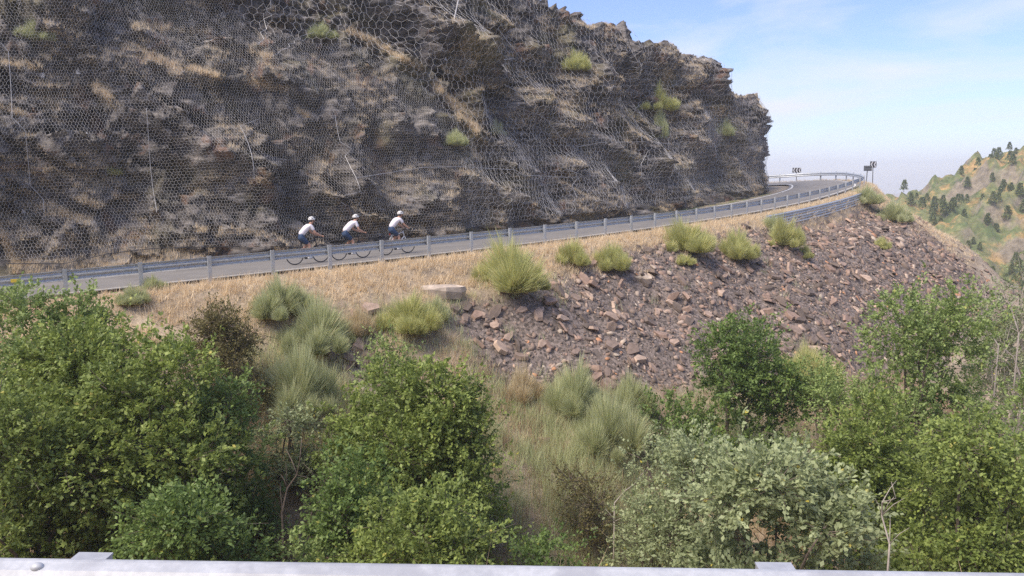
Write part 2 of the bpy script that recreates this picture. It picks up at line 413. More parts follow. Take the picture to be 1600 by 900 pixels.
# cliff height along its foot, from the skyline seen in the photograph
CU = CLB_S
def u_of(x, y): return CU[near(CLB, CLB_T, [x], [y])[0][0]]
UEND = u_of(21.6, 65.6)
BU = [0, UEND-48, UEND-22, UEND-8, UEND-1, UEND+30]; BB = [0.62, 0.55, 0.42, 0.27, 0.15, 0.16]
SKY = [(850, -4), (880, 16), (905, 22), (926, 40), (940, 34), (952, 30), (967, 32), (974, 66), (990, 64), (1012, 62), (1030, 70), (1056, 80), (1090, 90), (1104, 86), (1118, 105), (1134, 132), (1140, 146), (1160, 150), (1180, 149), (1190, 165)]
HU = [0.0]; HH = [17.0]
_l = []
for px, py in SKY:
    r = ray(px, py)
    for t in np.arange(28, 80, 0.1):
        p = r*t; j, c = near(CLB, CLB_T, [p[0]], [p[1]])
        if c[0] <= 0: continue
        u = CU[j[0]]; h = p[2]-bench([p[0]], [p[1]])[0]
        if c[0] >= np.interp(u, BU, BB)*h: _l.append((u, h)); break
_l.sort(); _u = [q[0] for q in _l]
HU = [0.0, max(5, _u[0]-14)]+_u+[UEND+2, UEND+12, UEND+30]
HH = [19.0, 16.5]+[q[1] for q in _l]+[_l[-1][1]*0.98, 7.5, 8.0]
HILL0 = _u[0]-30

# ------------------------------------------------------------------ ground
def grid_mesh(name, xs, ys, mt, zfun, tintf=None):
    X, Y = np.meshgrid(xs, ys, indexing='ij'); Z = zfun(X, Y)+CZ
    nx, ny = X.shape; v = np.stack([X, Y, Z], -1).reshape(-1, 3)
    i, j = np.meshgrid(np.arange(nx-1), np.arange(ny-1), indexing='ij'); k = (i*ny+j).ravel()
    f = np.stack([k, k+ny, k+ny+1, k+1], 1)
    return mesh_np(name, v, f, mt, True, None if tintf is None else tintf(X.ravel(), Y.ravel()))

def ad(x, y):
    i, s = near(RAIL, RAIL_T, x, y); return RAIL_S[i]-A0, -s
def scree_mask(x, y):
    """how far the slope is loose slate: 0..1, in plan"""
    x = np.asarray(x, float).ravel(); y = np.asarray(y, float).ravel(); a, d = ad(x, y)
    n = fbm(x*0.3, y*0.3, 3, seed=2)
    lo = 11.3+n*1.2                      # where the slide begins along the road
    top = 3.1-1.6*sstep(11, 22, a)+n*0.6
    bot = 5.3+0.26*np.clip(a-12, 0, 14)+0.10*np.clip(a-26, 0, 40)+n*0.6
    m = sstep(lo-0.6, lo+0.8, a)*sstep(top-0.3, top+0.4, d)*(1-sstep(bot, bot+1.0, d))*(1-0.85*sstep(56, 61, a+0.3*d)*(1-sstep(64, 67, a)))*(1-sstep(72, 78, a))
    # strip of rubble further left
    m2 = np.exp(-((a-6.6-0.15*d)/0.9)**2)*sstep(1.6, 2.6, d)*(1-sstep(4.8, 6.0, d))*0.9
    return np.clip(np.maximum(m, m2), 0, 1)

xs = np.arange(-46, 62, 0.42); ys = np.arange(-9, 100, 0.42)
g_me = grid_mesh('hillside', xs, ys, M_GROUND, terrain, scree_mask)
HILLSIDE = tag(link('hillside', g_me), kind='structure')
# wider land: coarse sheets round the modelled hillside, out to the horizon
def far_land(X, Y):
    x = X.ravel(); y = Y.ravel()
    inside = (x > -44) & (x < 60) & (y > -7) & (y < 98)
    r = np.hypot(x-8, y-45)
    base = -24-6*sstep(80, 400, r)+fbm(x*0.012, y*0.012, 4, seed=5)*4
    # the mountain the road is cut into, rising to the left behind the cliff
    al = 0.72*x+0.69*y; pe = -0.69*x+0.72*y
    mnt = np.clip((pe-24)*0.6, 0, 20)*(1-sstep(-52, -40, x))*(1-sstep(70, 100, y))*sstep(-170, -90, x)
    base = np.where(mnt > 0.5, np.maximum(base, mnt-3), base)
    z = np.where(inside, -32, base)
    z = np.where((y < -6), np.maximum(z, OUR_Z-0.6+np.clip(-y-8, 0, 40)*0.6), z)
    z = np.where(inside, -32, z)
    return z.reshape(X.shape)
fl = np.concatenate([-np.geomspace(1600, 120, 12), np.arange(-110, 131, 4.0), np.geomspace(140, 1600, 12)])
tag(link('ground', grid_mesh('ground', fl, fl+40, M_GROUND, far_land)), kind='structure')

# ------------------------------------------------------------------ road with painted edge lines
def loft(name, ca, cb, fa, fb, mt, lift, nacross, zf=None):
    """sheet between two matched curves, from fraction fa to fb of the way across"""
    n = len(ca); fr = np.linspace(fa, fb, nacross+1)
    x = ca[:, None, 0]*(1-fr)+cb[:, None, 0]*fr; y = ca[:, None, 1]*(1-fr)+cb[:, None, 1]*fr
    z = bench(x, y).reshape(x.shape)+lift+CZ
    i, j = np.meshgrid(np.arange(n-1), np.arange(nacross), indexing='ij'); k = (i*(nacross+1)+j).ravel()
    return mesh_np(name, np.stack([x, y, z], -1).reshape(-1, 3), np.stack([k, k+nacross+1, k+nacross+2, k+1], 1), mt, True)
ca, cb = RAIL_F[::2, :2], INNER_F[::2]
tag(link('road', loft('road', ca, cb, 0.055, 1.04, M_ASPH, 0.03, 10)), kind='structure')
tag(link('road_edge_line', loft('road_edge_line', ca, cb, 0.10, 0.122, M_PAINT, 0.036, 1)), kind='structure')
tag(link('road_edge_line', loft('road_edge_line', ca, cb, 0.972, 1.0, M_PAINT, 0.036, 1)), kind='structure')
# the road the photograph is taken from
b = MB(); b.box((0, -2.6, CZ+OUR_Z-0.11), (90, 7.0, 0.26)); tag(b.build('near_road', M_ASPH), kind='structure')

# ------------------------------------------------------------------ cliff
def build_cliff():
    du = 0.085; u0 = max(0, UEND-66); u1 = UEND+13
    us = np.arange(u0, u1, du); nh = 190; ncap = 14
    fine = np.stack([np.interp(us, CLB_S, CLB[:, 0]), np.interp(us, CLB_S, CLB[:, 1])], 1)
    # smooth outward normal
    T = np.gradient(fine, axis=0)
    k = np.ones(31)/31
    T = np.stack([np.convolve(np.pad(T[:, q], 15, 'edge'), k, 'valid') for q in range(2)], 1)
    T /= np.linalg.norm(T, axis=1)[:, None]; IN = np.stack([-T[:, 1], T[:, 0]], 1)
    zb = bench(fine[:, 0], fine[:, 1])
    H = np.interp(us, HU, HH)
    H = H+0.30*facets(us/1.3, us*0+3.1, 1.2)+0.16*facets(us/0.45, us*0+8.1, 1.2, 5)
    bt = np.interp(us, BU, BB)
    w = np.linspace(0, 1, nh); U = np.repeat(us[:, None], nh, 1); HT = -0.5+(H[:, None]+0.5)*w[None]
    end = 1-sstep(UEND-9, UEND, U)                      # quieter towards the end of the spur
    q = HT*0.95+0.50*U+1.5*fbm(U/7, HT/6, 3, seed=1)+0.30*fbm(U/1.6, HT/1.3, 3, seed=6)
    D = (0.45+0.75*end)*fbm(U/6.5, HT/5.0, 3, seed=2)*1.9
    patch = sstep(-0.35, 0.45, fbm(U/4.0, HT/3.0, 2, seed=23))          # bedding shows in patches, broken rock between
    for lam, am, sd_ in ((4.2, 2.7, 3), (1.35, 0.85, 7), (0.40, 0.18, 11)):
        f = q/lam+0.25*vnoise(U/1.1, HT/0.9); idn = np.floor(f); fr = f-idn
        saw = np.where(fr < 0.80, fr/0.80, (1-fr)/0.20)-0.5
        amp = np.clip(0.35+1.2*vnoise(U/(1.5*lam)+idn*7.31, idn*3.7+sd_), 0, 1.4)
        if lam < 2: amp = amp*(0.25+0.75*patch)
        D += am*(0.5+0.5*end)*saw*amp
    qx = U*0.9-HT*0.45
    D += (0.35+0.65*end)*1.05*facets(qx/2.6, q/1.7, 1.1, 1)+(0.5+0.5*end)*0.48*facets(qx/0.95+4, q/0.62, 1.1, 9)+0.24*facets(qx/0.46, q/0.26, 1.2, 21)+0.11*facets(qx/0.22, q/0.13, 1.1, 27)
    foot = sstep(-0.3, 0.9, HT)                          # the foot follows the verge
    D = D*(0.25+0.75*foot)*(1-0.55*sstep(0.72, 1.0, w)[None]*(1-end))*(1-0.6*sstep(0.86, 1.0, w)[None])
    setb = bt[:, None]*np.clip(HT, 0, None)
    off = setb-D
    X = fine[:, None, 0]+IN[:, None, 0]*off; Y = fine[:, None, 1]+IN[:, None, 1]*off; Z = zb[:, None]+HT+0.10*facets(U/0.5, q/0.3, 1.0, 33)*foot
    # cap running back from the brow
    cw = np.linspace(0, 1, ncap+1)[1:]
    dep = cw[None]*np.where(us[:, None] > UEND-10, 1.5, 3.5)
    lastx, lasty, lastz = X[:, -1:], Y[:, -1:], Z[:, -1:]
    jx = 0.25*facets(U[:, :ncap]/0.8, dep/0.5+9, 1.0, 41)
    Xc = lastx+IN[:, None, 0]*dep; Yc = lasty+IN[:, None, 1]*dep; Zc = lastz-dep*0.35+jx*np.minimum(dep, 1)
    P = np.stack([np.concatenate([X, Xc], 1), np.concatenate([Y, Yc], 1), np.concatenate([Z, Zc], 1)+CZ], -1)
    n, m = P.shape[:2]
    i, j = np.meshgrid(np.arange(n-1), np.arange(m-1), indexing='ij'); k = (i*m+j).ravel()
    f = np.stack([k, k+m, k+m+1, k+1], 1)
    me = mesh_np('cliff', P.reshape(-1, 3), f, M_CLIFF, False)
    # softened surface for the nets to hang from
    Ds = D.copy()
    for it in range(3):
        for sft in (3, 6):
            Ds = np.maximum(Ds, 0.5*(np.roll(Ds, sft, 0)+np.roll(Ds, -sft, 0)))
            Ds = np.maximum(Ds, 0.5*(np.roll(Ds, sft, 1)+np.roll(Ds, -sft, 1)))
    kk = np.ones(9)/9
    Ds = np.apply_along_axis(lambda r: np.convolve(np.pad(r, 4, 'edge'), kk, 'valid'), 0, Ds)
    Ds = np.apply_along_axis(lambda r: np.convolve(np.pad(r, 4, 'edge'), kk, 'valid'), 1, Ds)
    Ds = np.maximum(Ds, D)+0.07
    off2 = setb-Ds
    NP = np.stack([fine[:, None, 0]+IN[:, None, 0]*off2, fine[:, None, 1]+IN[:, None, 1]*off2, zb[:, None]+HT+CZ], -1)
    return me, P, f, us, H, NP, IN
cl_me, CP, CF, CUS, CH, NP, CIN = build_cliff()
CLIFF = tag(link('cliff', cl_me), kind='structure')
_tri = BVHTree.FromPolygons([tuple(p) for p in CP.reshape(-1, 3).tolist()], CF.tolist())
def hit_cliff(px, py):
    r = Vector(ray(px, py)).normalized(); h = _tri.ray_cast(Vector((0, 0, CZ)), r, 200)
    return h[0], h[1]
def hit_ground(px, py):
    r = ray(px, py); ts = np.arange(6, 110, 0.1); p = r[None]*ts[:, None]
    z = terrain(p[:, 0], p[:, 1]); k = np.argmax(p[:, 2] < z)
    return Vector((p[k, 0], p[k, 1], z[k]+CZ))

# ------------------------------------------------------------------ rockfall nets and cables on the cliff
DU = CUS[1]-CUS[0]; NW = NP.shape[1]
def net_pt(u, h):
    """point on the hanging surface at arc position u and height h above the road"""
    a = np.clip((u-CUS[0])/DU, 0, len(CUS)-1.001); i = a.astype(int); fu = a-i
    Hh = CH[i]; b = np.clip((h+0.5)/(Hh+0.5)*(NW-1), 0, NW-1.001); j = b.astype(int); fv = b-j
    fu = fu[..., None]; fv = fv[..., None]
    return (NP[i, j]*(1-fu)+NP[i+1, j]*fu)*(1-fv)+(NP[i, j+1]*(1-fu)+NP[i+1, j+1]*fu)*fv
def uh_of(px, py):
    p, n = hit_cliff(px, py)
    if p is None: return None
    j = near(CLB, CLB_T, [p.x], [p.y])[0][0]
    return CU[j], p.z-CZ-bench([p.x], [p.y])[0]
def hexnet(u0, u1, h0f, h1f, pitch, wire, stretch=1.15, keep=None):
    a = pitch/1.732*stretch; nu = int((u1-u0)/(pitch/2)); hm = 19.0; nr = int(hm/(1.5*a))
    I, Rr = np.meshgrid(np.arange(nu+1), np.arange(nr+1), indexing='ij')
    uu = u0+I*pitch/2+0.20*pitch*vnoise(I*0.7, Rr*0.7); hh = Rr*1.5*a+((I+Rr) % 2)*0.5*a+0.20*pitch*vnoise(I*0.7+50, Rr*0.7)
    sway = 0.25*vnoise(uu/3.0+3, hh/4.0); uu = uu+sway
    P = net_pt(uu, hh); H = np.interp(uu, CUS, CH)
    ok = (hh >= h0f(uu)) & (hh <= np.minimum(h1f(uu), H-0.05))
    if keep is not None: ok &= keep(uu, hh)
    idx = I*(nr+1)+Rr
    e1 = np.stack([idx[:-1].ravel(), idx[1:].ravel()], 1)
    m = ((I+Rr) % 2 == 1)[:, :-1]
    e2 = np.stack([idx[:, :-1][m], idx[:, 1:][m]], 1)
    E = np.concatenate([e1, e2]); okf = ok.ravel(); E = E[okf[E[:, 0]] & okf[E[:, 1]]]
    Pf = P.reshape(-1, 3); p0 = Pf[E[:, 0]]; p1 = Pf[E[:, 1]]
    d = p1-p0; L_ = np.linalg.norm(d, axis=1)[:, None]+1e-9; d = d/L_
    keepl = (L_[:, 0] < pitch*2.2); p0, p1, d = p0[keepl], p1[keepl], d[keepl]
    ref = np.tile(np.array([[0.62, -0.74, 0.25]]), (len(d), 1)); s = np.cross(d, ref); s /= np.linalg.norm(s, axis=1)[:, None]+1e-9; n = np.cross(s, d)
    w = wire/2
    offs = [-s*w-n*w*0.6, s*w-n*w*0.6, n*w]
    V = np.stack([p0+o for o in offs]+[p1+o for o in offs], 1).reshape(-1, 3)
    k = (np.arange(len(p0))*6)[:, None]
    Fc = np.concatenate([k+np.array([[2, 0, 3, 5]]), k+np.array([[1, 2, 5, 4]])])
    return V, Fc
U720 = uh_of(700, 215)[0]
UL = CUS[0]+1
fine_top_px = [(-60, -70), (150, -70), (330, -50), (385, 45), (470, 62), (540, 62), (620, 110), (690, 175), (720, 215)]
ft = sorted(q for q in (uh_of(*p) for p in fine_top_px) if q is not None)
ftu = [q[0] for q in ft]; fth = [q[1] for q in ft]
bot_px = [(10, 412), (100, 412), (170, 396), (240, 388), (400, 384), (500, 378), (600, 371), (700, 360), (850, 341), (1000, 324), (1130, 306), (1190, 296)]
def front_pt(px, py, gap=-0.22):
    r = ray(px, py)
    ts = np.arange(20, 80, 0.05); p = r[None]*ts[:, None]; j, c = near(CLB, CLB_T, p[:, 0], p[:, 1]); k = int(np.argmax(c > gap))
    return Vector((p[k, 0], p[k, 1], p[k, 2]+CZ)), CU[j[k]]
bots = [front_pt(*p) for p in bot_px]
bu = [q[1] for q in bots]; bh = [q[0].z-CZ-bench([q[0].x], [q[0].y])[0] for q in bots]
def hbot(u): return np.interp(u, bu, bh)
fine_n = empty('rockfall_net', tuple(bots[4][0]), 'fine hexagonal wire rockfall net over the left rock face above the cyclists', 'net')
def loc_mesh(root, V): return V-np.array(root.location)[None]
V, Fc = hexnet(UL, U720+1.5, hbot, lambda u: np.interp(u, ftu, fth)+0.15*np.sin(u*2.0), 0.125, 0.0056)
tag(link('wire_mesh', mesh_np('wire_mesh', loc_mesh(fine_n, V), Fc, M_WIRE), fine_n), kind='stuff')
big_n = empty('cable_net', tuple(bots[8][0]), 'coarse hexagonal cable net draped over the upper cliff and the spur by the bend', 'net')
V, Fc = hexnet(UL, UEND+4, lambda u: np.where(u < U720, np.interp(u, ftu, fth)-0.3, hbot(u)), lambda u: u*0+30.0, 0.40, 0.0115, 1.1)
tag(link('wire_mesh', mesh_np('wire_mesh', loc_mesh(big_n, V), Fc, M_WIRE), big_n), kind='stuff')
V, Fc = hexnet(U720, UEND-2, hbot, lambda u: 5.5+1.5*np.sin(u*0.35), 0.21, 0.007, 1.15)
tag(link('lower_wire_mesh', mesh_np('lower_wire_mesh', loc_mesh(big_n, V), Fc, M_WIRE), big_n), kind='stuff')
def seam(root, pxs, rad, name='seam_cable', mt=M_CABLE, out=0.03):
    pts = []
    for px, py in pxs:
        q = uh_of(px, py)
        if q is None: continue
        p = net_pt(np.array([q[0]]), np.array([q[1]]))[0]; pts.append(Vector(p)+Vector((0.6, -0.75, 0.2))*out-root.location)
    # densify along the draped surface
    if len(pts) > 1: MB().tube(pts, rad, 5).build(name, mt, root)
def lin(a, b, n=14): return [(a[0]+(b[0]-a[0])*i/(n-1)+2*math.sin(i*1.7), a[1]+(b[1]-a[1])*i/(n-1)) for i in range(n)]
for a, b_ in (((5, 62), (62, 330)), ((228, 170), (232, 330)), ((378, 190), (392, 280)), ((522, 180), (526, 320)), ((412, 5), (398, 72)), ((470, 55), (420, 90))):
    seam(fine_n, lin(a, b_), 0.011)
seam(fine_n, [(565, 278), (600, 268), (650, 262), (700, 260), (760, 266), (800, 274), (870, 277)], 0.014)
for a, b_ in (((870, 215), (880, 335)), ((985, 160), (1000, 300)), ((790, 130), (905, 300)), ((1010, 150), (1060, 290))):
    seam(big_n, lin(a, b_), 0.013)
seam(big_n, [(868, 230), (930, 222), (990, 222), (1040, 226), (1100, 224)], 0.013)
MB().tube([q[0]-fine_n.location for q in bots], 0.016, 6).build('bottom_cable', M_DARKCABLE, fine_n)
def anchor(pa, pb, rad, label):
    a, _ = hit_cliff(*pa); b_, _ = hit_cliff(*pb)
    if a is None or b_ is None: return
    o = Vector((0.6, -0.75, 0.25))*0.22
    root = empty('anchor_cable', tuple(b_), label, 'cable')
    MB().tube([a+o*1.6-b_, (a+b_)/2+o*1.2-b_, o*0.6], rad, 6).build('cable', M_WIRE, root, True)
    MB().tube([Vector((0, 0, 0)), o*1.0], rad*2.2, 8).build('anchor_bolt', M_CABLE, root)
anchor((711, 3), (693, 95), 0.035, 'thick pale steel cable running straight up to the clifftop beside the coarse net')
anchor((772, 48), (815, 97), 0.028, 'short bright steel cable slanting down to the right across the netted rock')
anchor((798, 94), (722, 106), 0.022, 'short bright steel cable lying almost level across the netted rock')

for px, py, ln in ((122, 116, 0.40), (135, 218, 0.45), (38, 332, 0.30), (66, 120, 0.25), (470, 205, 0.25)):
    c_, n_ = hit_cliff(px, py)
    if c_ is not None: MB().tube([c_-fine_n.location, c_+Vector((0.25, -0.35, 0.55))*ln-fine_n.location], 0.035, 7).box(c_+Vector((0.25, -0.35, 0.30))*ln*0.6-fine_n.location, (0.16, 0.05, 0.16)).build('anchor_bolt', M_SIGNL, fine_n)

# ------------------------------------------------------------------ guardrails
def rail_at(a):
    s = a+A0; return np.array([np.interp(s, RAIL_S, RAIL[:, k]) for k in range(3)]), np.array([np.interp(s, RAIL_S, RAIL_T[:, k]) for k in range(2)])
WP = [(0, .44), (0, .456), (.055, .482), (.07, .515), (.055, .548), (.0, .578), (0, .612), (.055, .642), (.07, .675), (.055, .708), (0, .734), (0, .75)]
def wbeam(mb, pts, nls, prof=WP, off=0.075, th=0.012, dz=0.0):
    """sweep a W profile; pts world points on the ground line, nls unit vectors towards the road"""
    loop = [(e, z) for e, z in prof]+[(e-th, z) for e, z in reversed(prof)]
    n = len(loop); vs = []; fs = []
    for p, nl in zip(pts, nls):
        for e, z in loop: vs.append((p[0]+nl[0]*(off+e), p[1]+nl[1]*(off+e), p[2]+z+dz))
    for i in range(len(pts)-1):
        for k in range(n): fs.append((i*n+k, i*n+(k+1) % n, (i+1)*n+(k+1) % n, (i+1)*n+k))
    fs += [tuple(range(n-1, -1, -1)), tuple((len(pts)-1)*n+k for k in range(n))]
    mb.add(vs, fs)
p0, _t = rail_at(0)
GR = empty('guardrail', (p0[0], p0[1], p0[2]+CZ), 'long galvanised steel guardrail following the uphill road round the far bend', 'guardrail')
AMAX = LN-A0-28
arcs = [2.0*n for n in range(-10, 35)]+[70+4.0*n for n in range(0, 40) if 70+4.0*n < AMAX]
# C-section post, shared mesh, local +x along the road, +y towards the road
pm = MB(); c_ = [(-.06, -.045), (.06, -.045), (.06, .03), (.045, .03), (.045, -.032), (-.045, -.032), (-.045, .03), (-.06, .03)]
pm.prism([(x, y, 0) for x, y in c_], (0, 0, -0.55), (0, 0, 0.80)); pm.box((0, 0.05, 0.60), (0.10, 0.06, 0.20))
POST = pm.mesh('post', M_GALV)
GRL = Vector(GR.location)
for a in arcs:
    p, t = rail_at(a); o = link('post', POST, GR)
    o.location = Vector((p[0], p[1], p[2]+CZ))-GRL; o.rotation_euler = (random.Random(a).uniform(-.015, .015), 0, math.atan2(t[1], t[0]))
for i in range(0, len(arcs)-1, 2):
    a, b_ = arcs[i], arcs[min(i+2, len(arcs)-1)]
    ss = np.linspace(a, b_+0.12, 9); q = [rail_at(s) for s in ss]
    mb = MB(); wbeam(mb, [Vector((p[0], p[1], p[2]+CZ+(0.004 if i % 4 else 0)))-GRL for p, t in q], [(-t[1], t[0]) for p, t in q], off=0.075+(0.004 if i % 4 else 0))
    mb.build('beam', M_GALV, GR)
p, t = rail_at(-1.25)
MB().box(Vector((p[0]+t[1]*0.02, p[1]-t[0]*0.02, p[2]+CZ+0.60))-GRL, (0.17, 0.05, 0.09), Matrix.Rotation(math.atan2(t[1], t[0]), 3, 'Z')).build('reflector', plain('reflector_yellow', (0.75, 0.58, 0.08), 0.4, 0, 0.05), GR)
# stacked beams holding the shoulder below the rail at the bend
p, t = rail_at(38)
RB = empty('retaining_barrier', (p[0], p[1], p[2]+CZ-0.9), 'stacked steel beams holding up the road shoulder below the bend guardrail', 'barrier')
rbl = Vector(RB.location)
for (a0, a1, dd, nb) in ((36.5, 55.5, 0.95, 3), (55.0, 61.0, 0.75, 2)):
    for k in range(nb):
        ss = np.linspace(a0+k*1.4, a1-k*0.3, 14); q = [rail_at(s) for s in ss]
        mb = MB(); wbeam(mb, [Vector((p[0]+t[1]*dd, p[1]-t[0]*dd, p[2]+CZ-0.80-0.33*k))-rbl for p, t in q], [(t[1], -t[0]) for p, t in q], off=0.02+0.05*k)
        mb.build('beam', M_GALV, RB)
    for s in np.arange(a0+0.5, a1, 3.0):
        p, t = rail_at(s); o = link('post', POST, RB); o.location = Vector((p[0]+t[1]*dd*0.93, p[1]-t[0]*dd*0.93, p[2]+CZ-0.90))-rbl; o.rotation_euler = (0, 0, math.atan2(t[1], t[0]))
# the rail in front of the camera
def fr_pt(px, py, h):
    r = ray(px, py); return r*(h/-r[2])
fa = fr_pt(0, 876, 1.06); fb = fr_pt(1600, 900, 1.06)
fd = (fb-fa)[:2]; fd /= np.linalg.norm(fd); fz = -1.06
FR = empty('near_guardrail', (fa[0], fa[1], CZ+fz-0.75), 'pale weathered steel guardrail with a round bolt head, beside the road it borders, across the gully', 'guardrail')
FR['label'] = 'pale weathered steel guardrail beam with a round bolt head, across the gully from the cyclists'
WN = [(0, .44), (0, .456), (.055, .482), (.075, .515), (.055, .548), (.0, .578), (0, .612), (.05, .640), (.078, .668), (.074, .700), (.045, .742), (.012, .752), (.0, .75)]
ss = np.arange(-14, 17, 1.0); mb = MB()
wbeam(mb, [Vector((fd[0]*s, fd[1]*s, 0)) for s in ss], [(fd[1], -fd[0])]*len(ss), prof=WN, off=-0.01, th=0.006); mb.build('beam', M_GALV2, FR)
bp = fr_pt(70, 888, 1.085); bl = Vector((bp[0]-fa[0], bp[1]-fa[1], 0.75-0.025))
s0 = bl.x*fd[0]+bl.y*fd[1]
for s in (s0, s0+4.0, s0-4.0):
    MB().ball((fd[0]*s+fd[1]*0.024, fd[1]*s-fd[0]*0.024, 0.746), (0.018, 0.015, 0.012), 14, 8).build('bolt_head', M_GALV2, FR, True)
pp = fr_pt(118, 867, 1.06); sp = (pp[0]-fa[0])*fd[0]+(pp[1]-fa[1])*fd[1]
pm2 = MB(); c2 = [(-.05, -.06), (.05, -.06), (.05, .05), (.042, .05), (.042, -.05), (-.042, -.05), (-.042, .05), (-.05, .05)]
pm2.prism([(x, y, 0) for x, y in c2], (0, 0, -0.6), (0, 0, 0.705)); pm2.box((0, -0.005, 0.705), (0.104, 0.114, 0.006)); P2 = pm2.mesh('post', M_GALV2)
for k in range(-6, 7):
    s = sp+2.0*k; o = link('post', P2, FR); o.location = (fd[0]*s-fd[1]*0.085, fd[1]*s+fd[0]*0.085, 0); o.rotation_euler = (0, 0, math.atan2(fd[1], fd[0]))

# ------------------------------------------------------------------ road signs on the bend
M_SIGNW = plain('sign_white', (0.75, 0.75, 0.74), 0.5, 0, 0.08); M_SIGNK = plain('sign_black', (0.03, 0.03, 0.035), 0.5, 0, 0.1); M_SIGNG = plain('sign_back', (0.16, 0.17, 0.18), 0.5, 0.3, 0.15)
def sign(px, py, Y, w, h, foot_px, label, face, yaw=0.0, nchev=2):
    r = ray(px, py); p = r*(Y/r[1]); rf = ray(*foot_px); q = rf*((Y+0.05)/rf[1]); gz = float(terrain(np.array([q[0]]), np.array([q[1]]))[0])
    root = empty('road_sign', (q[0], q[1], gz+CZ), label, 'sign'); c = Vector((p[0]-q[0], p[1]-q[1], p[2]-gz))
    M3 = Matrix.Rotation(yaw, 3, 'Z')
    MB().tube([(0, 0, -0.4), (c.x, c.y+0.05, c.z+h*0.4)], 0.04, 8).build('pole', M_SIGNG, root)
    MB().box(c, (w, 0.03, h), M3).build('panel', M_SIGNK if face else M_SIGNG, root)
    if face:
        pitch = w/nchev
        for k in range(nchev):
            x0 = -w/2+pitch*(k+0.12); aw = pitch*0.42; th = pitch*0.42; hh = h/2*0.92
            poly = [(x0, 0, 0), (x0+aw, 0, hh), (x0+aw+th, 0, hh), (x0+th, 0, 0), (x0+aw+th, 0, -hh), (x0+aw, 0, -hh)]
            poly = [M3 @ Vector(v)+c for v in poly]; nrm = M3 @ Vector((0, -1, 0))
            mb = MB(); a = nrm*0.016; b2 = nrm*0.022
            mb.prism([poly[0], poly[1], poly[2], poly[3]], a, b2); mb.prism([poly[0], poly[3], poly[4], poly[5]], a, b2)
            mb.build('chevron', M_SIGNW, root)
    else:
        for z in (-h*0.25, h*0.25): MB().box(c+M3 @ Vector((0, -0.03, z)), (w*0.96, 0.03, 0.035), M3).build('brace', M_SIGNG, root)
sign(1245, 266, 80.5, 0.92, 0.50, (1245, 287), 'black and white chevron board standing behind the far sunlit guardrail', True, 0.1, 3)
sign(1356, 263, 67.0, 0.68, 0.45, (1352.5, 298), 'dark back of a sign panel on a leaning pole beside the bend', False, -0.05)
sign(1364.5, 257, 70.5, 0.66, 0.56, (1364, 288), 'white chevron board on a thin pole behind the dark sign panel', True, 0.25, 2)

# ------------------------------------------------------------------ loose slate
def stone_mesh(seed):
    r = random.Random(seed); n = r.choice((5, 6, 7)); mb = MB(); ring = []
    ph = r.random()*6.28; el = r.uniform(0.38, 0.75)
    for k in range(n):
        a = ph+2*math.pi*(k+r.uniform(-.3, .3))/n; q = r.uniform(0.36, 0.54); ring.append((q*math.cos(a), q*math.sin(a)*el))
    th = r.uniform(0.035, 0.095); sh = (r.uniform(-.05, .05), r.uniform(-.05, .05)); k2 = r.uniform(.78, .95)
    vs = [(x, y, -th) for x, y in ring]+[(x*k2+sh[0], y*k2+sh[1], th+r.uniform(-.02, .02)) for x, y in ring]
    mb.add(vs, [tuple(range(n-1, -1, -1)), tuple(range(n, 2*n))]+[(i, (i+1) % n, n+(i+1) % n, n+i) for i in range(n)])
    return np.array(mb.v), mb.f
STONES = [stone_mesh(i) for i in range(14)]
def along(n, a0, a1, d0, d1, mask, seed):
    r = np.random.default_rng(seed); a = r.uniform(a0, a1, n)+A0; d = r.uniform(d0, d1, n)
    X_ = np.interp(a, RAIL_S, RAIL[:, 0]); Y_ = np.interp(a, RAIL_S, RAIL[:, 1]); tx = np.interp(a, RAIL_S, RAIL_T[:, 0]); ty = np.interp(a, RAIL_S, RAIL_T[:, 1])
    x = X_+ty*d; y = Y_-tx*d; k = r.random(n) < mask(x, y); return x[k], y[k], r
def scatter(n, x0, x1, y0, y1, mask, seed):
    r = np.random.default_rng(seed); out = []
    x = r.uniform(x0, x1, n); y = r.uniform(y0, y1, n); m = mask(x, y); k = r.random(n) < m
    return x[k], y[k], r
def slope_frame(x, y, e=0.3):
    zx = (terrain(x+e, y)-terrain(x-e, y))/(2*e); zy = (terrain(x, y+e)-terrain(x, y-e))/(2*e)
    n = np.stack([-zx, -zy, np.ones_like(zx)], -1); return n/np.linalg.norm(n, axis=1)[:, None]
def rot_to(n, yaw, tilt, az):
    """rotation matrices: yaw, then tip by tilt about az, then onto normal n"""
    m = len(yaw); c, s = np.cos(yaw), np.sin(yaw); Z = np.zeros(m); O = np.ones(m)
    Rz = np.stack([np.stack([c, -s, Z], -1), np.stack([s, c, Z], -1), np.stack([Z, Z, O], -1)], 1)
    kx, ky = np.cos(az), np.sin(az); ct, st = np.cos(tilt), np.sin(tilt); C = 1-ct
    Rt = np.stack([np.stack([ct+kx*kx*C, kx*ky*C, ky*st], -1), np.stack([kx*ky*C, ct+ky*ky*C, -kx*st], -1), np.stack([-ky*st, kx*st, ct], -1)], 1)
    ax = np.cross(np.tile([0, 0, 1.0], (m, 1)), n); sn = np.linalg.norm(ax, axis=1); ax = ax/(sn[:, None]+1e-9); cn = n[:, 2]; C = 1-cn
    K = np.zeros((m, 3, 3)); K[:, 0, 1] = -ax[:, 2]; K[:, 0, 2] = ax[:, 1]; K[:, 1, 0] = ax[:, 2]; K[:, 1, 2] = -ax[:, 0]; K[:, 2, 0] = -ax[:, 1]; K[:, 2, 1] = ax[:, 0]
    Rn = np.eye(3)[None]+sn[:, None, None]*K+C[:, None, None]*(K@K)
    return Rn@Rt@Rz
SCREE_C = hit_ground(1000, 470)
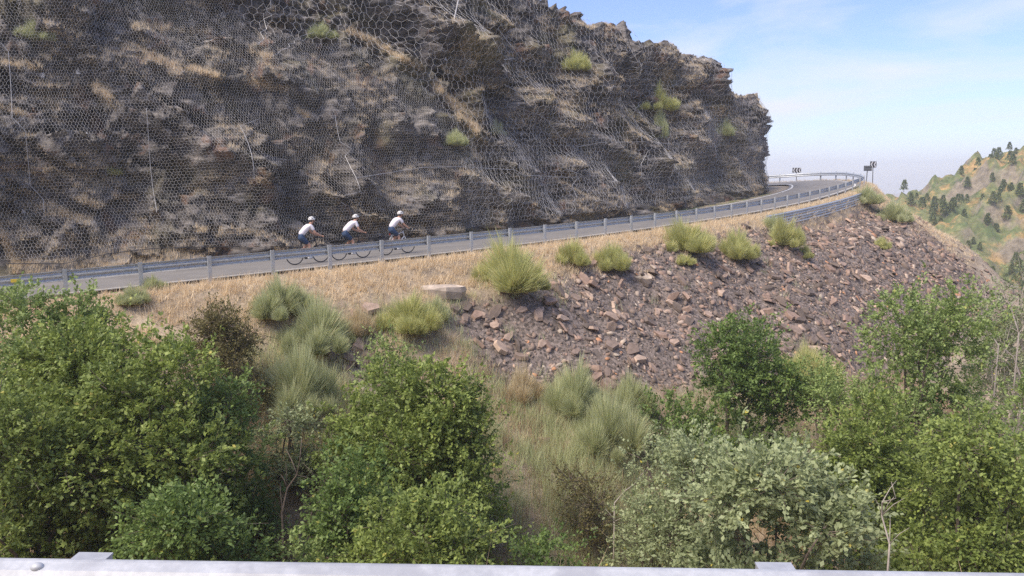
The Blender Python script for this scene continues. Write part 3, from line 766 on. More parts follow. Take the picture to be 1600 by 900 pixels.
SCR = tag(empty('scree', tuple(SCREE_C), None, None), kind='structure')
sl_ = np.array(SCREE_C)
x, y, r = scatter(140000, -8, 42, 22, 76, scree_mask, 3)
a_, d_ = ad(x, y); k = (a_ > 2) & (d_ > 0.8); x, y = x[k], y[k]
nn = slope_frame(x, y); zt = terrain(x, y)
size = np.clip(0.125*np.exp(r.normal(0, 0.78, len(x))), 0.05, 0.85)
pxx = 800+F*x/y
big = (size > 0.33) & (pxx < 1500)
order = np.argsort(-(size/np.hypot(x, y))*big)[:300]
isb = np.zeros(len(x), bool); isb[order] = True; isb &= big
yaw = r.uniform(0, 6.28, len(x)); tilt = np.abs(r.normal(0, 0.42, len(x))); az = r.uniform(0, 6.28, len(x))
RM = rot_to(nn, yaw, tilt, az); tintv = np.clip(r.beta(1.1, 1.3, len(x))*0.95+(r.random(len(x)) > 0.955)*0.5, 0, 1)
# the small ones: one heap
bins = [[] for _ in STONES]; sid = r.integers(0, len(STONES), len(x))
vparts = []; fparts = []; tparts = []; off_ = 0
for s_i, (sv, sf) in enumerate(STONES):
    k = np.where((sid == s_i) & ~isb)[0]
    if not len(k): continue
    v = np.einsum('nij,vj->nvi', RM[k], sv*np.array([1, 1, 1.0]))*size[k][:, None, None]*1.0
    v += np.stack([x[k], y[k], zt[k]+CZ+size[k]*0.11], -1)[:, None]-sl_
    m = len(sv); tri = []
    for f in sf[1:]:
        for q in range(1, len(f)-1): tri.append((f[0], f[q], f[q+1]))
    tri = np.array(tri); fa_ = (tri[None]+(np.arange(len(k))*m)[:, None, None]).reshape(-1, 3)+off_
    vparts.append(v.reshape(-1, 3)); fparts.append(fa_); tparts.append(np.repeat(tintv[k], m)); off_ += len(k)*m
o = link('small_stones', mesh_np('small_stones', np.vstack(vparts), np.vstack(fparts), M_STONE, False, np.concatenate(tparts)), SCR); o['kind'] = 'stuff'
# shared meshes for the stones one can pick out, a few colours each
SM = {}
for k in np.where(isb)[0]:
    tq = int(tintv[k]*5.99); key = (int(sid[k]), tq)
    if key not in SM:
        sv, sf = STONES[key[0]]; me = bpy.data.meshes.new('stone'); me.from_pydata([tuple(p) for p in sv], [], sf); me.materials.append(M_STONE)
        at = me.attributes.new('tint', 'FLOAT', 'POINT'); at.data.foreach_set('value', np.full(len(sv), (tq+0.5)/6, np.float32)); SM[key] = me
    o = link('stone', SM[key], SCR)
    mw = Matrix([list(q) for q in RM[k]]).to_4x4() @ Matrix.Scale(float(size[k]), 4); mw.translation = Vector((x[k], y[k], zt[k]+CZ+size[k]*0.13))-SCREE_C
    o.matrix_local = mw
# single slabs that stand out
def slab(px, py, lx, ly, lz, yaw, label, tint, seed, tilt=0.0):
    g = hit_ground(px, py); rr = random.Random(seed); mb = MB(); n = 9; lay = []
    prof = [(0.92, -0.9), (1.04, 0.25), (0.97, 0.62), (0.70, 0.80)]
    ang = [2*math.pi*(k+rr.uniform(-.25, .25))/n for k in range(n)]; rad = [rr.uniform(0.62, 1.15) for _ in range(n)]
    vs = []
    for s_, z in prof:
        for k in range(n): vs.append((lx/2*rad[k]*s_*math.cos(ang[k]), ly/2*rad[k]*s_*math.sin(ang[k]), lz*(z+rr.uniform(-.22, .22))))
    fs = [tuple(range(n-1, -1, -1)), tuple(3*n+k for k in range(n))]
    for j in range(3):
        for k in range(n): fs.append((j*n+k, j*n+(k+1) % n, (j+1)*n+(k+1) % n, (j+1)*n+k))
    me = bpy.data.meshes.new('rock_slab'); me.from_pydata(vs, [], fs); me.materials.append(M_STONE)
    at = me.attributes.new('tint', 'FLOAT', 'POINT'); at.data.foreach_set('value', np.full(len(vs), tint, np.float32))
    o = link('rock_slab', me); o.location = g+Vector((0, 0, lz*0.3)); o.rotation_euler = (tilt, 0.05, yaw); tag(o, label, 'rock')
slab(692, 460, 1.75, 0.9, 0.26, 0.1, 'wide flat pale grey rock slab in dry grass below the guardrail', 0.86, 2)
slab(1004, 440, 0.85, 0.45, 0.16, -0.5, 'pale grey rock slab poking out of the scree below a round bush', 0.87, 5, 0.3)
slab(850, 697, 0.45, 0.35, 0.16, 0.3, 'small grey boulder among the brown grass low on the slope', 0.7, 8)
slab(1010, 645, 0.7, 0.5, 0.28, 0.6, 'dark layered rock outcrop beside the dark green bush', 0.3, 9)

# ------------------------------------------------------------------ grass and herbs
def blades(x, y, z, n_per, hgt, spread, width, seed, lean=0.35, nrm=None):
    """tufts of tapering blades, each a slender triangle"""
    r = np.random.default_rng(seed); m = len(x); T = m*n_per
    cx = np.repeat(x, n_per)+r.normal(0, spread, T); cy = np.repeat(y, n_per)+r.normal(0, spread, T); cz = np.repeat(z, n_per)
    h = np.repeat(hgt, n_per)*r.uniform(0.45, 1.1, T); a = r.uniform(0, 6.28, T); l = np.abs(r.normal(0, lean, T))*h
    dx, dy = np.cos(a)*l, np.sin(a)*l; b = r.uniform(0, 6.28, T); wx, wy = np.cos(b)*width/2, np.sin(b)*width/2
    base = np.stack([cx, cy, cz-0.04], -1); wv = np.stack([wx, wy, np.zeros(T)], -1)
    top = base+np.stack([dx, dy, h], -1)
    V = np.stack([base-wv, base+wv, top], 1).reshape(-1, 3)
    Ft = np.arange(T*3).reshape(-1, 3)
    ti = np.repeat(np.clip(np.repeat(r.beta(2, 2, m), n_per)*0.6+r.random(T)*0.4, 0, 1), 3)
    return V, Ft, ti
def grass(name, label, x, y, n_per, hgt, spread, width, seed, mt, lean=0.35):
    z = terrain(x, y)+CZ; V, Ft, ti = blades(x, y, z, n_per, hgt, spread, width, seed, lean)
    return tag(link(name, mesh_np(name, V, Ft, mt, False, ti)), label, 'grass', kind='stuff')
def m_verge(x, y):
    a, d = ad(x, y); n = fbm(x*0.8, y*0.8, 3, seed=12)
    band = sstep(0.05, 0.35, d)*(1-sstep(1.6+n*0.6, 3.2+n, d))*(1-0.5*sstep(30, 40, a))
    left = sstep(0.2, 0.8, d)*(1-sstep(5.0, 7.0, d))*(1-sstep(9, 13, a))*sstep(-0.35, 0.15, n)
    ridge = sstep(50, 56, a)*(1-sstep(74, 80, a))*sstep(0.2, 0.5, d)*(1-sstep(5, 9, d))*0.9
    return np.clip(np.maximum(np.maximum(band, left*0.8), ridge)*(1-0.92*scree_mask(x, y)), 0, 1)*(a > -14)
x, y, r = along(44000, -14, 84, 0.0, 8.5, m_verge, 21)
grass('dry_grass', 'short straw coloured dry grass along the road verge', x, y, 13, r.uniform(0.14, 0.40, len(x)), 0.09, 0.022, 22, M_STRAW, 0.5)
def m_low(x, y):
    a, d = ad(x, y); n = fbm(x*0.5, y*0.5, 3, seed=14)
    return sstep(3.5, 5.5, d)*(0.35+0.65*sstep(-0.25, 0.2, n))*(1-scree_mask(x, y))*0.8*(y > 7)
x, y, r = scatter(60000, -22, 26, 8, 36, m_low, 23)
grass('brown_grass', 'dull brown dead grass on the lower slope and in the gully', x, y, 12, r.uniform(0.25, 0.65, len(x)), 0.12, 0.017, 24, M_BROWNG, 0.4)
def m_sage(x, y):
    a, d = ad(x, y); n = fbm(x*0.35+5, y*0.35, 3, seed=16)
    mid = np.exp(-((x-1.6)/3.2)**2-((y-22.0)/4.0)**2)+0.8*np.exp(-((x+5.2)/2.6)**2-((y-22.5)/2.8)**2)
    return sstep(2.0, 3.2, d)*np.clip(sstep(-0.05, 0.3, n)*0.6+mid, 0, 1)*(1-0.97*scree_mask(x, y))*(y > 7)
x, y, r = scatter(60000, -20, 24, 9, 40, m_sage, 25)
grass('pale_herbs', 'pale grey green herbs scattered over the slope', x, y, 14, r.uniform(0.2, 0.55, len(x)), 0.12, 0.018, 26, M_SAGE, 0.35)
def m_tall(x, y):
    a, d = ad(x, y); return np.clip(np.exp(-((x-2.4)/2.0)**2-((y-22.6)/2.6)**2)*1.3+0.9*np.exp(-((x+5.4)/1.8)**2-((y-22.0)/1.6)**2)+0.8*np.exp(-((x-8.5)/1.8)**2-((y-26)/2.0)**2), 0, 1)*(1-scree_mask(x, y))*sstep(2.5, 4, d)
x, y, r = scatter(22000, -10, 13, 15, 33, m_tall, 51)
grass('tall_pale_grass', 'tall pale green grass between the scree and the brown hollow', x, y, 12, r.uniform(0.40, 0.95, len(x)), 0.10, 0.018, 52, M_SAGE, 0.42)
x, y, r = scatter(5000, -30, 30, 4.2, 10, lambda x, y: x*0+0.8, 27)
grass('bank_grass', 'brown grass on the bank behind the near guardrail', x, y, 10, r.uniform(0.2, 0.5, len(x)), 0.12, 0.017, 28, M_BROWNG, 0.4)
# weeds at the foot of the cliff
cu = np.random.default_rng(31).uniform(CUS[0], UEND-1, 700); q = np.random.default_rng(32).uniform(-0.95, -0.15, 700)
i_ = np.searchsorted(CLB_S, cu).clip(0, len(CLB)-1); wx_ = CLB[i_, 0]+CLB_T[i_, 1]*-q*1.0; wy_ = CLB[i_, 1]-CLB_T[i_, 0]*-q*1.0
grass('verge_weeds', 'low green weeds along the foot of the cliff', wx_, wy_, 12, np.random.default_rng(33).uniform(0.08, 0.28, 700), 0.10, 0.014, 34, M_LEAF_LIGHT, 0.6)
# dead grass on the ledges of the cliff
Pn = CP; e1 = Pn[1:, :-1]-Pn[:-1, :-1]; e2 = Pn[:-1, 1:]-Pn[:-1, :-1]; fn = np.cross(e1, e2); ar = np.linalg.norm(fn, axis=2)+1e-9; fnz = fn[..., 2]/ar
ctr = 0.25*(Pn[1:, :-1]+Pn[:-1, :-1]+Pn[1:, 1:]+Pn[:-1, 1:])
up = np.abs(fnz); pn = fbm(ctr[..., 0]*0.45+ctr[..., 1]*0.3, ctr[..., 2]*0.6, 3, seed=19)
prob = sstep(0.62, 0.85, up)*sstep(-0.02, 0.30, pn)*ar*150
sel = np.random.default_rng(41).random(prob.shape) < prob; pts = ctr[sel]
extra = []; re_ = random.Random(5)
for x0, y0, x1, y1, th, n in ((205, 40, 325, 52, 5, 260), (290, 104, 345, 122, 5, 170), (385, 128, 452, 140, 6, 190), (145, 132, 182, 165, 8, 150), (225, 84, 280, 108, 5, 110), (540, 46, 602, 74, 8, 230), (602, 76, 652, 104, 5, 150), (680, 132, 712, 168, 8, 200), (706, 165, 748, 206, 9, 240), (690, 104, 752, 140, 8, 150), (390, 78, 425, 90, 4, 70), (462, 172, 482, 182, 4, 60), (5, 98, 60, 104, 5, 90), (0, 350, 26, 418, 10, 220), (925, 165, 1010, 192, 5, 120), (1094, 180, 1114, 186, 3, 60), (1040, 118, 1085, 122, 3, 70), (905, 36, 930, 44, 4, 60), (885, 80, 985, 150, 6, 150), (0, 165, 40, 180, 5, 60), (50, 322, 140, 345, 7, 130), (120, 310, 160, 322, 5, 60), (740, 118, 800, 150, 7, 100), (1050, 145, 1120, 175, 5, 80), (300, 358, 420, 366, 6, 80), (180, 305, 205, 312, 4, 50)):
    for q in range(n):
        f = re_.random(); h_ = hit_cliff(x0+(x1-x0)*f+re_.gauss(0, 2), y0+(y1-y0)*f+re_.gauss(0, th*0.55))
        if h_[0] is not None: extra.append(tuple(h_[0]))
pts = np.concatenate([pts, np.array(extra)])
V, Ft, ti = blades(pts[:, 0], pts[:, 1], pts[:, 2], 12, np.random.default_rng(42).uniform(0.12, 0.34, len(pts)), 0.07, 0.017, 43, 0.5)
tag(link('ledge_grass', mesh_np('ledge_grass', V, Ft, M_STRAW, False, ti)), 'tan dead grass on the ledges of the cliff', 'grass', kind='stuff')
print('LEDGE', len(pts), 'stones', len(size))

# ------------------------------------------------------------------ shrubs and trees
def leaf_quads(C, D, size, r, flat=0.5):
    """diamond leaves at C, pointing roughly along D"""
    n = len(C); a = D+r.normal(0, 0.7, (n, 3)); a /= np.linalg.norm(a, axis=1)[:, None]+1e-9
    up = np.tile([0, 0, 1.0], (n, 1))+r.normal(0, flat, (n, 3)); s = np.cross(a, up); s /= np.linalg.norm(s, axis=1)[:, None]+1e-9
    l = size*r.uniform(0.6, 1.25, n)[:, None]; w = l*0.30
    nrm = np.cross(s, a)
    V = np.stack([C, C+a*l*0.5+s*w+nrm*l*0.06, C+a*l, C+a*l*0.5-s*w+nrm*l*0.06], 1).reshape(-1, 3)
    k = (np.arange(n)*4)[:, None]; return V, k+np.array([[0, 1, 2, 3]])
def shrub(name, label, cat, base, H, wx, wy, seed, mt, nleaf, lsize, lobes=16, bare=0.16, droop=0.0, group=None, stems=7, bark=M_BARK, twig=0.42, low=0.06, crown='crown'):
    r = np.random.default_rng(seed); root = empty(name, tuple(base), label, cat, group)
    # lobes fill an uneven volume
    ph = r.uniform(0, 6.28); L_ = []
    for k in range(lobes):
        f = (k+0.5)/lobes; z = low+(0.93-low)*r.random()**0.8
        wid = math.sqrt(max(0.05, 1-((z-0.36)/0.68)**2))
        a = ph+k*2.399; q = math.sqrt(r.uniform(0.15, 1.0))*wid*0.74
        rad = r.uniform(0.10, 0.27)*(1.15-0.4*z)
        L_.append((np.array([math.cos(a)*q*wx/2, math.sin(a)*q*wy/2, z*H]), rad))
    L_.append((np.array([r.normal(0, .05)*wx, r.normal(0, .05)*wy, 0.86*H]), 0.15))
    sc = np.array([wx*0.52, wy*0.52, H*0.50])
    # woody frame
    wb = MB(); gb = MB(); tips = []
    for k in range(stems):
        tgt = L_[int(r.integers(0, len(L_)))][0]; st = np.array([r.normal(0, .06)*wx*0.5, r.normal(0, .06)*wy*0.5, -0.25])
        mid = st*0.5+tgt*0.45+np.array([r.normal(0, .12), r.normal(0, .12), 0.15*H]); rr = 0.018+0.008*H*r.uniform(0.6, 1.2)
        wb.tube([st, st*0.6+mid*0.4+r.normal(0, .05, 3), mid, mid*0.4+tgt*0.6+r.normal(0, .08, 3), tgt], [rr, rr*0.85, rr*0.65, rr*0.45, rr*0.2], 6)
        tips.append(mid)
    wts = np.array([q[1]**2 for q in L_]); wts /= wts.sum(); per = 24; nt_ = max(20, int(nleaf*1.2/per))
    li = r.choice(len(L_), nt_, p=wts); c0 = np.stack([L_[i][0] for i in li]); rad = np.array([L_[i][1] for i in li])
    d = r.normal(0, 1, (nt_, 3)); d[:, 2] = d[:, 2]*0.8+0.25; d /= np.linalg.norm(d, axis=1)[:, None]
    rr = r.uniform(0.35, 1.0, nt_)**0.6*(1+0.22*r.normal(0, 1, nt_).clip(-1, 1.6))
    start = c0+d*rad[:, None]*sc*rr[:, None]*2.0*0.9
    g = d*0.75+r.normal(0, 0.45, (nt_, 3)); g[:, 2] += 0.18-droop; g /= np.linalg.norm(g, axis=1)[:, None]
    tl = twig*r.uniform(0.5, 1.3, nt_)*np.where(r.random(nt_) < 0.14, 1.9, 1.0)
    t = r.random((nt_, per)); P = start[:, None]+g[:, None]*(t*tl[:, None])[..., None]; P[..., 2] -= (droop*0.5+0.06)*(t*tl[:, None])**2/twig
    P = P+r.normal(0, 0.035, P.shape); C = P.reshape(-1, 3); Dd = np.repeat(g, per, 0)
    keep = C[:, 2] > 0.03; C = C[keep]; Dd = Dd[keep]; lt = r.beta(1.3, 1.3, len(L_)); tv = np.repeat(np.clip(0.5*r.beta(2, 2, nt_)+0.5*lt[li], 0, 1), per)[keep]
    V, Fq = leaf_quads(C, Dd, lsize*1.38, r)
    ti = np.clip(tv*0.55+r.random(len(C))*0.40+(r.random(len(C)) > 0.985)*0.5, 0, 1)
    link(crown, mesh_np(crown, V, Fq, mt, False, np.repeat(ti, 4)), root)
    # twigs carrying the leaves
    for k in range(0, nt_, max(1, int(1/bare))):
        wb.tube([c0[k]*0.55+start[k]*0.45, start[k], start[k]+g[k]*tl[k]], [0.011, 0.007, 0.003], 3, cap=False)
    wb.build('branches', bark, root)
    return root
def at(px, t, py_top=None):
    """ground point in column px at forward distance t, and the height of something there whose top is at row py_top"""
    r = ray(px, 500); x = r[0]/r[1]*t
    # column bends slightly with the pitch; solve for the ground row
    for it in range(6):
        z = float(terrain(np.array([x]), np.array([t]))[0]); dd = t*math.cos(TH)-z*math.sin(TH); x = (px-800)/F*dd
    g = Vector((x, t, z+CZ-0.05))
    if py_top is None: return g, None
    rt = ray(px, py_top); zt_ = rt[2]/rt[1]*t
    return g, zt_-z
def put(name, label, cat, px, t, ptop, wpx, depth, seed, mt, nleaf, ls, **kw):
    g, H = at(px, t, ptop); w = wpx/F*t*1.03
    return shrub(name, label, cat, g, max(H, 0.6), w, depth, seed, mt, nleaf, ls, **kw)
put('shrub', 'bushy green shrub whose top reaches the guardrail beside the road edge line', 'shrub', 75, 18.0, 452, 240, 3.4, 101, M_LEAF_LIGHT, 26000, 0.075, lobes=18)
put('shrub', 'large spreading green shrub left of the brown grass gap, biggest of the bushes', 'shrub', 245, 15.8, 535, 360, 4.0, 102, M_LEAF_GREEN, 46000, 0.075, lobes=26)
put('shrub', 'green shrub with arching sprays growing below the shrub that reaches the guardrail', 'shrub', 40, 14.2, 590, 250, 3.4, 103, M_LEAF_GREEN, 30000, 0.07, lobes=18)
put('shrub', 'brownish olive shrub standing behind the largest green shrub', 'shrub', 352, 20.0, 478, 140, 1.8, 104, M_LEAF_OLIVE, 14000, 0.05, lobes=12, bare=0.4)
put('shrub', 'green shrub with thin bare trunks at its side, below the flat rock slab', 'shrub', 640, 18.2, 572, 300, 3.6, 105, M_LEAF_GREEN, 42000, 0.075, lobes=24)
put('shrub', 'wispy light green sapling rising above the shrub with bare trunks', 'shrub', 618, 20.8, 520, 110, 1.2, 115, M_LEAF_LIGHT, 3600, 0.065, lobes=9, bare=0.6)
put('shrub', 'dense dark green shrub at the foot of the scree', 'shrub', 1145, 24.0, 522, 260, 4.0, 106, M_LEAF_DARK, 38000, 0.08, lobes=22)
put('tree', 'tall light green tree in front of the scree, beside the dark green shrub', 'tree', 1420, 22.0, 474, 290, 4.2, 107, M_LEAF_LIGHT, 46000, 0.075, lobes=26, stems=9)
put('shrub', 'green shrub with drooping strands below the tall light green tree', 'shrub', 1500, 15.2, 640, 260, 3.4, 108, M_LEAF_GREEN, 36000, 0.07, lobes=20, droop=0.7)
put('shrub', 'pale grey green broad leaved shrub with a few yellow leaves, around a bare white stem', 'shrub', 1210, 14.2, 718, 370, 3.2, 109, M_LEAF_PALE, 22000, 0.085, lobes=24, bare=0.3)
put('shrub', 'grey green thicket with bare arching branches at the edge of the scree', 'shrub', 1580, 31.0, 400, 190, 4.5, 110, M_LEAF_PALE, 22000, 0.08, lobes=16, bare=0.6, bark=M_DEADWOOD)
put('shrub', 'light green shrub filling the gap behind the drooping shrub', 'shrub', 1600, 19.5, 560, 180, 3.0, 111, M_LEAF_LIGHT, 18000, 0.075, lobes=14)
put('shrub', 'leafy green shrub between the guardrail shrub and the largest shrub', 'shrub', 150, 17.0, 505, 200, 2.8, 121, M_LEAF_GREEN, 20000, 0.07, lobes=16)
put('shrub', 'green shrub at the edge of the brown grass gap, under the brownish olive shrub', 'shrub', 352, 16.6, 590, 170, 2.4, 122, M_LEAF_DARK, 18000, 0.07, lobes=14)
put('shrub', 'loose green shrub between the shrub with bare trunks and the brown hollow', 'shrub', 722, 17.6, 640, 150, 2.2, 123, M_LEAF_GREEN, 13000, 0.07, lobes=14)
put('shrub', 'blue green low shrub in front of the thin bare trunks', 'shrub', 545, 15.2, 715, 150, 2.0, 124, M_LEAF_DARK, 12000, 0.065, lobes=14)
put('shrub', 'pale loose shrub between the dark green shrub and the tall light green tree', 'shrub', 1292, 22.5, 575, 150, 2.6, 125, M_LEAF_LIGHT, 15000, 0.065, lobes=14)
put('shrub', 'green shrub under the tall light green tree, behind the pale broad leaved shrub', 'shrub', 1340, 17.6, 640, 220, 2.8, 126, M_LEAF_GREEN, 22000, 0.07, lobes=18)
put('shrub', 'yellowish green shrub spilling towards the brown hollow', 'shrub', 1075, 16.8, 690, 170, 2.2, 127, M_LEAF_PALE, 13000, 0.065, lobes=14, bare=0.3)
put('shrub', 'low dark green shrub on the gully floor under the largest shrub', 'shrub', 300, 13.0, 770, 260, 2.2, 128, M_LEAF_DARK, 15000, 0.065, lobes=16)
put('shrub', 'low green shrub on the gully floor under the shrub with bare trunks', 'shrub', 660, 14.0, 770, 240, 2.2, 129, M_LEAF_GREEN, 14000, 0.065, lobes=16)
put('shrub', 'low green shrub on the gully floor in front of the brown grass', 'shrub', 860, 15.5, 838, 200, 1.8, 112, M_LEAF_DARK, 9000, 0.06, lobes=12)
put('shrub', 'thin grey green shrub between the largest shrub and the shrub with bare trunks', 'shrub', 462, 18.5, 640, 110, 1.6, 113, M_LEAF_PALE, 5500, 0.06, lobes=10, bare=0.6)
put('shrub', 'small yellow green bush on the gully floor beside a clump of brown stalks', 'shrub', 474, 13.8, 846, 60, 0.7, 114, M_LEAF_LIGHT, 1600, 0.06, lobes=6)
put('shrub', 'sparse pale shrub between the sage clumps and the pale broad leaved shrub', 'shrub', 1030, 18.0, 690, 150, 2.0, 116, M_LEAF_PALE, 7000, 0.06, lobes=12, bare=0.5)
put('shrub', 'small dark bramble in the hollow among brown grass', 'shrub', 920, 19.8, 735, 150, 1.6, 117, M_LEAF_OLIVE, 5000, 0.05, lobes=10, bare=0.8)

def bare_tree(name, label, px, t, pts, rad, mt, sub=5, seed=1):
    """a leafless stem through picture-plane points at its own distance, with side twigs"""
    g, _ = at(px, t); rr = random.Random(seed); root = empty(name, tuple(g), label, 'branch')
    P = []
    for k, (x_, y_) in enumerate(pts):
        r = ray(x_, y_); q = r*(t/r[1])+np.array([0, 0.25*math.sin(k*1.3), 0]); P.append(Vector((q[0], q[1], q[2]+CZ))-g)
    P = [Vector((P[0].x, P[0].y, -0.2))]+P; n = len(P)
    MB().tube(P, [rad*(1-0.8*k/(n-1)) for k in range(n)], 6).build('stem', mt, root, True)
    for k in range(sub):
        i = rr.randrange(1, n-1); d = Vector((rr.uniform(-1, 1), rr.uniform(-.6, .6), rr.uniform(.3, 1))).normalized()*rr.uniform(.3, .7)
        MB().tube([P[i], P[i]+d*0.5+Vector((0, 0, .04)), P[i]+d], [rad*0.45, rad*0.3, rad*0.12], 5).build('twig', mt, root, True)
bare_tree('dead_sapling', 'crooked bare white sapling standing in the pale broad leaved shrub', 1390, 12.6, [(1390, 850), (1388, 815), (1384, 790), (1392, 772), (1383, 745)], 0.02, M_DEADWOOD, 6, 3)
bare_tree('leafless_tree', 'thin leafless trunk leaning out beside the leafy shrub', 440, 15.6, [(441, 800), (444, 770), (462, 745), (472, 715), (476, 680)], 0.035, M_BARK, 4, 4)
bare_tree('leafless_tree', 'second thin bare trunk, closer under the leafy shrub', 482, 15.9, [(484, 810), (492, 785), (498, 760), (508, 735)], 0.03, M_BARK, 3, 5)
bare_tree('dead_branch', 'grey dead branch forking over the brown grass hollow', 965, 18.6, [(960, 815), (962, 792), (978, 770), (990, 752), (1000, 735)], 0.025, M_DEADWOOD, 5, 6)
for k, (p_, lab) in enumerate((([(1560, 540), (1540, 500), (1535, 470), (1520, 440)], 'bare grey branch bending towards the scree, lowest in the thicket'), ([(1592, 520), (1585, 480), (1570, 455), (1540, 440)], 'long bare grey branch arching left out of the thicket'), ([(1598, 600), (1590, 560), (1570, 545), (1556, 520)], 'short bare grey branch under the thicket'))):
    bare_tree('bare_branch', lab, p_[0][0], 28.5, p_, 0.035, M_DEADWOOD, 4, 20+k)

# broom: domes of fine upright stems
def broom_mesh(seed, n=6500, mt=M_BROOM):
    r = np.random.default_rng(seed); az = r.uniform(0, 6.28, n); el = np.arccos(r.uniform(0.12, 1.0, n))
    lump = 1+0.16*np.sin(az*3+seed)+0.10*np.sin(az*5+2*seed)
    ln = r.uniform(0.40, 1.0, n)**0.8*(0.85+0.25*np.cos(el))*lump*(1+0.30*vnoise(az*2.2+seed*5, el*3.0)+0.18*vnoise(az*6+seed*3, el*8)); d = np.stack([np.cos(az)*np.sin(el), np.sin(az)*np.sin(el), np.cos(el)], -1)
    s0 = r.uniform(0.05, 0.60, n)
    p0 = d*(ln*s0)[:, None]; p2 = d*ln[:, None]+np.stack([np.zeros(n), np.zeros(n), 0.14*np.sin(el)], -1)*ln[:, None]+r.normal(0, 0.055, (n, 3)); p1 = 0.5*(p0+p2)+np.stack([np.zeros(n), np.zeros(n), 0.03*ln], -1)
    p0[:, 2] = np.maximum(p0[:, 2], -0.05)
    w = np.cross(d, r.normal(0, 1, (n, 3))); w /= np.linalg.norm(w, axis=1)[:, None]+1e-9; w *= 0.0085
    V = np.stack([p0-w, p0+w, p1+w, p1-w, p2], 1).reshape(-1, 3); k = (np.arange(n)*5)[:, None]
    Ft = np.concatenate([k+np.array([[0, 1, 2]]), k+np.array([[0, 2, 3]]), k+np.array([[3, 2, 4]])])
    ti = np.repeat(np.clip(r.beta(1.4, 1.6, n)+(r.random(n) > 0.9)*0.4, 0, 1), 5); return mesh_np('stems', V, Ft, mt, False, ti)
BM = [broom_mesh(s) for s in (1, 2, 3)]; SGM = [broom_mesh(s, 5500, M_SAGE) for s in (5, 6)]; DGM = [broom_mesh(s, 2600, M_DRYSTALK) for s in (7,)]
core = MB()
for k in range(7): core.tube([(0, 0, -0.1), (0.10*math.cos(k), 0.10*math.sin(k), 0.25), (0.22*math.cos(k), 0.22*math.sin(k), 0.5)], [0.02, 0.014, 0.006], 4)
CORE = core.mesh('base', M_BARK)
def broom(label, px, pbase, wpx, hpx, meshes, seed, cliff=False, name='broom_bush', cat='bush'):
    if cliff:
        g, nr = hit_cliff(px, pbase)
        if g is None: return
    else: g = hit_ground(px, pbase)
    t = g.y; w = wpx/F*t/2; h = hpx/F*t*0.98; root = empty(name, tuple(g-Vector((0, 0, 0.04))), label, cat)
    rr = random.Random(seed); root.rotation_euler = (0, 0, rr.uniform(0, 6.28))
    o = link('stems', meshes[seed % len(meshes)], root); o.scale = (w*0.72, w*0.72, h*0.95)
    for q in range(7):
        a = q*0.9+rr.uniform(-.5, .5); o = link('stems', meshes[(seed+q+1) % len(meshes)], root); f = rr.uniform(0.22, 0.62)
        o.location = (math.cos(a)*w*(1.02-f*0.75), math.sin(a)*w*(1.02-f*0.75), -0.02*h); o.scale = (w*f, w*f, h*f*rr.uniform(1.0, 1.3)); o.rotation_euler = (0, 0, rr.uniform(0, 6.28))
    o = link('base', CORE, root); o.scale = (w, w, h)
    return root
broom('largest round yellow green broom bush just below the guardrail', 797, 452, 128, 74, BM, 1)
broom('straw tinged broom bush next to the largest round one', 893, 414, 62, 38, BM, 2)
broom('small round broom bush on a thin stalk above the pale slab in the scree', 955, 420, 60, 40, BM, 3)
broom('low broad broom bush at the top of the scree under the dry verge', 1070, 392, 92, 46, BM, 4)
broom('tiny broom tuft on the scree below the low broad broom', 1068, 412, 36, 16, BM, 5)
broom('round broom bush at the top of the scree, right beside the low broad one', 1152, 402, 68, 42, BM, 6)
broom('broom bush directly under the stacked steel beams', 1222, 384, 66, 44, BM, 7)
broom('small broom bush below the one under the steel beams', 1256, 402, 30, 20, BM, 8)
broom('small greyish broom bush just under the end of the stacked beams', 1205, 362, 46, 24, SGM, 8)
broom('lone bright broom tuft on the far part of the scree', 1376, 388, 30, 18, BM, 9)
broom('pale green bush in dry grass above the leafy shrub sapling', 640, 512, 110, 52, BM, 10)
broom('small blue grey bush under the flat rock slab', 680, 498, 50, 34, SGM, 11)
broom('grey green bush above the gravel gully', 500, 545, 120, 76, SGM, 12)
broom('grey green bush at the edge of the straw verge', 440, 492, 110, 56, SGM, 13)
broom('tall pale feathery bush beside the brownish olive shrub', 470, 640, 130, 98, SGM, 14)
broom('small whitish flowering bush by the second post of the guardrail', 208, 474, 52, 26, SGM, 15)
broom('little green bush at the foot of a guardrail post', 238, 452, 44, 22, SGM, 16)
broom('dry straw clump below the guardrail, beside the gravel gully', 560, 520, 60, 44, DGM, 17, name='straw_clump')
broom('clump of brown stalks on the gully floor', 400, 868, 110, 50, DGM, 18, name='straw_clump')
broom('tall pale grass bush at the bottom edge of the scree', 900, 640, 110, 70, SGM, 19)
broom('pale grass bush leaning over the brown hollow', 950, 700, 130, 80, SGM, 20)
broom('pale grass bush between the scree and the dark green shrub', 985, 640, 80, 54, SGM, 21)
broom('yellowish grass bush behind the dark green shrub and the tall tree', 1262, 600, 100, 56, BM, 22)
broom('straw coloured grass clump at the bottom edge of the scree', 815, 625, 80, 54, DGM, 23, name='straw_clump')
broom('grey green bush on the ridge below the leaning sign', 1395, 345, 60, 30, SGM, 24)
broom('grey green bush on the shoulder of the ridge beside the bend', 1350, 318, 54, 26, SGM, 25)
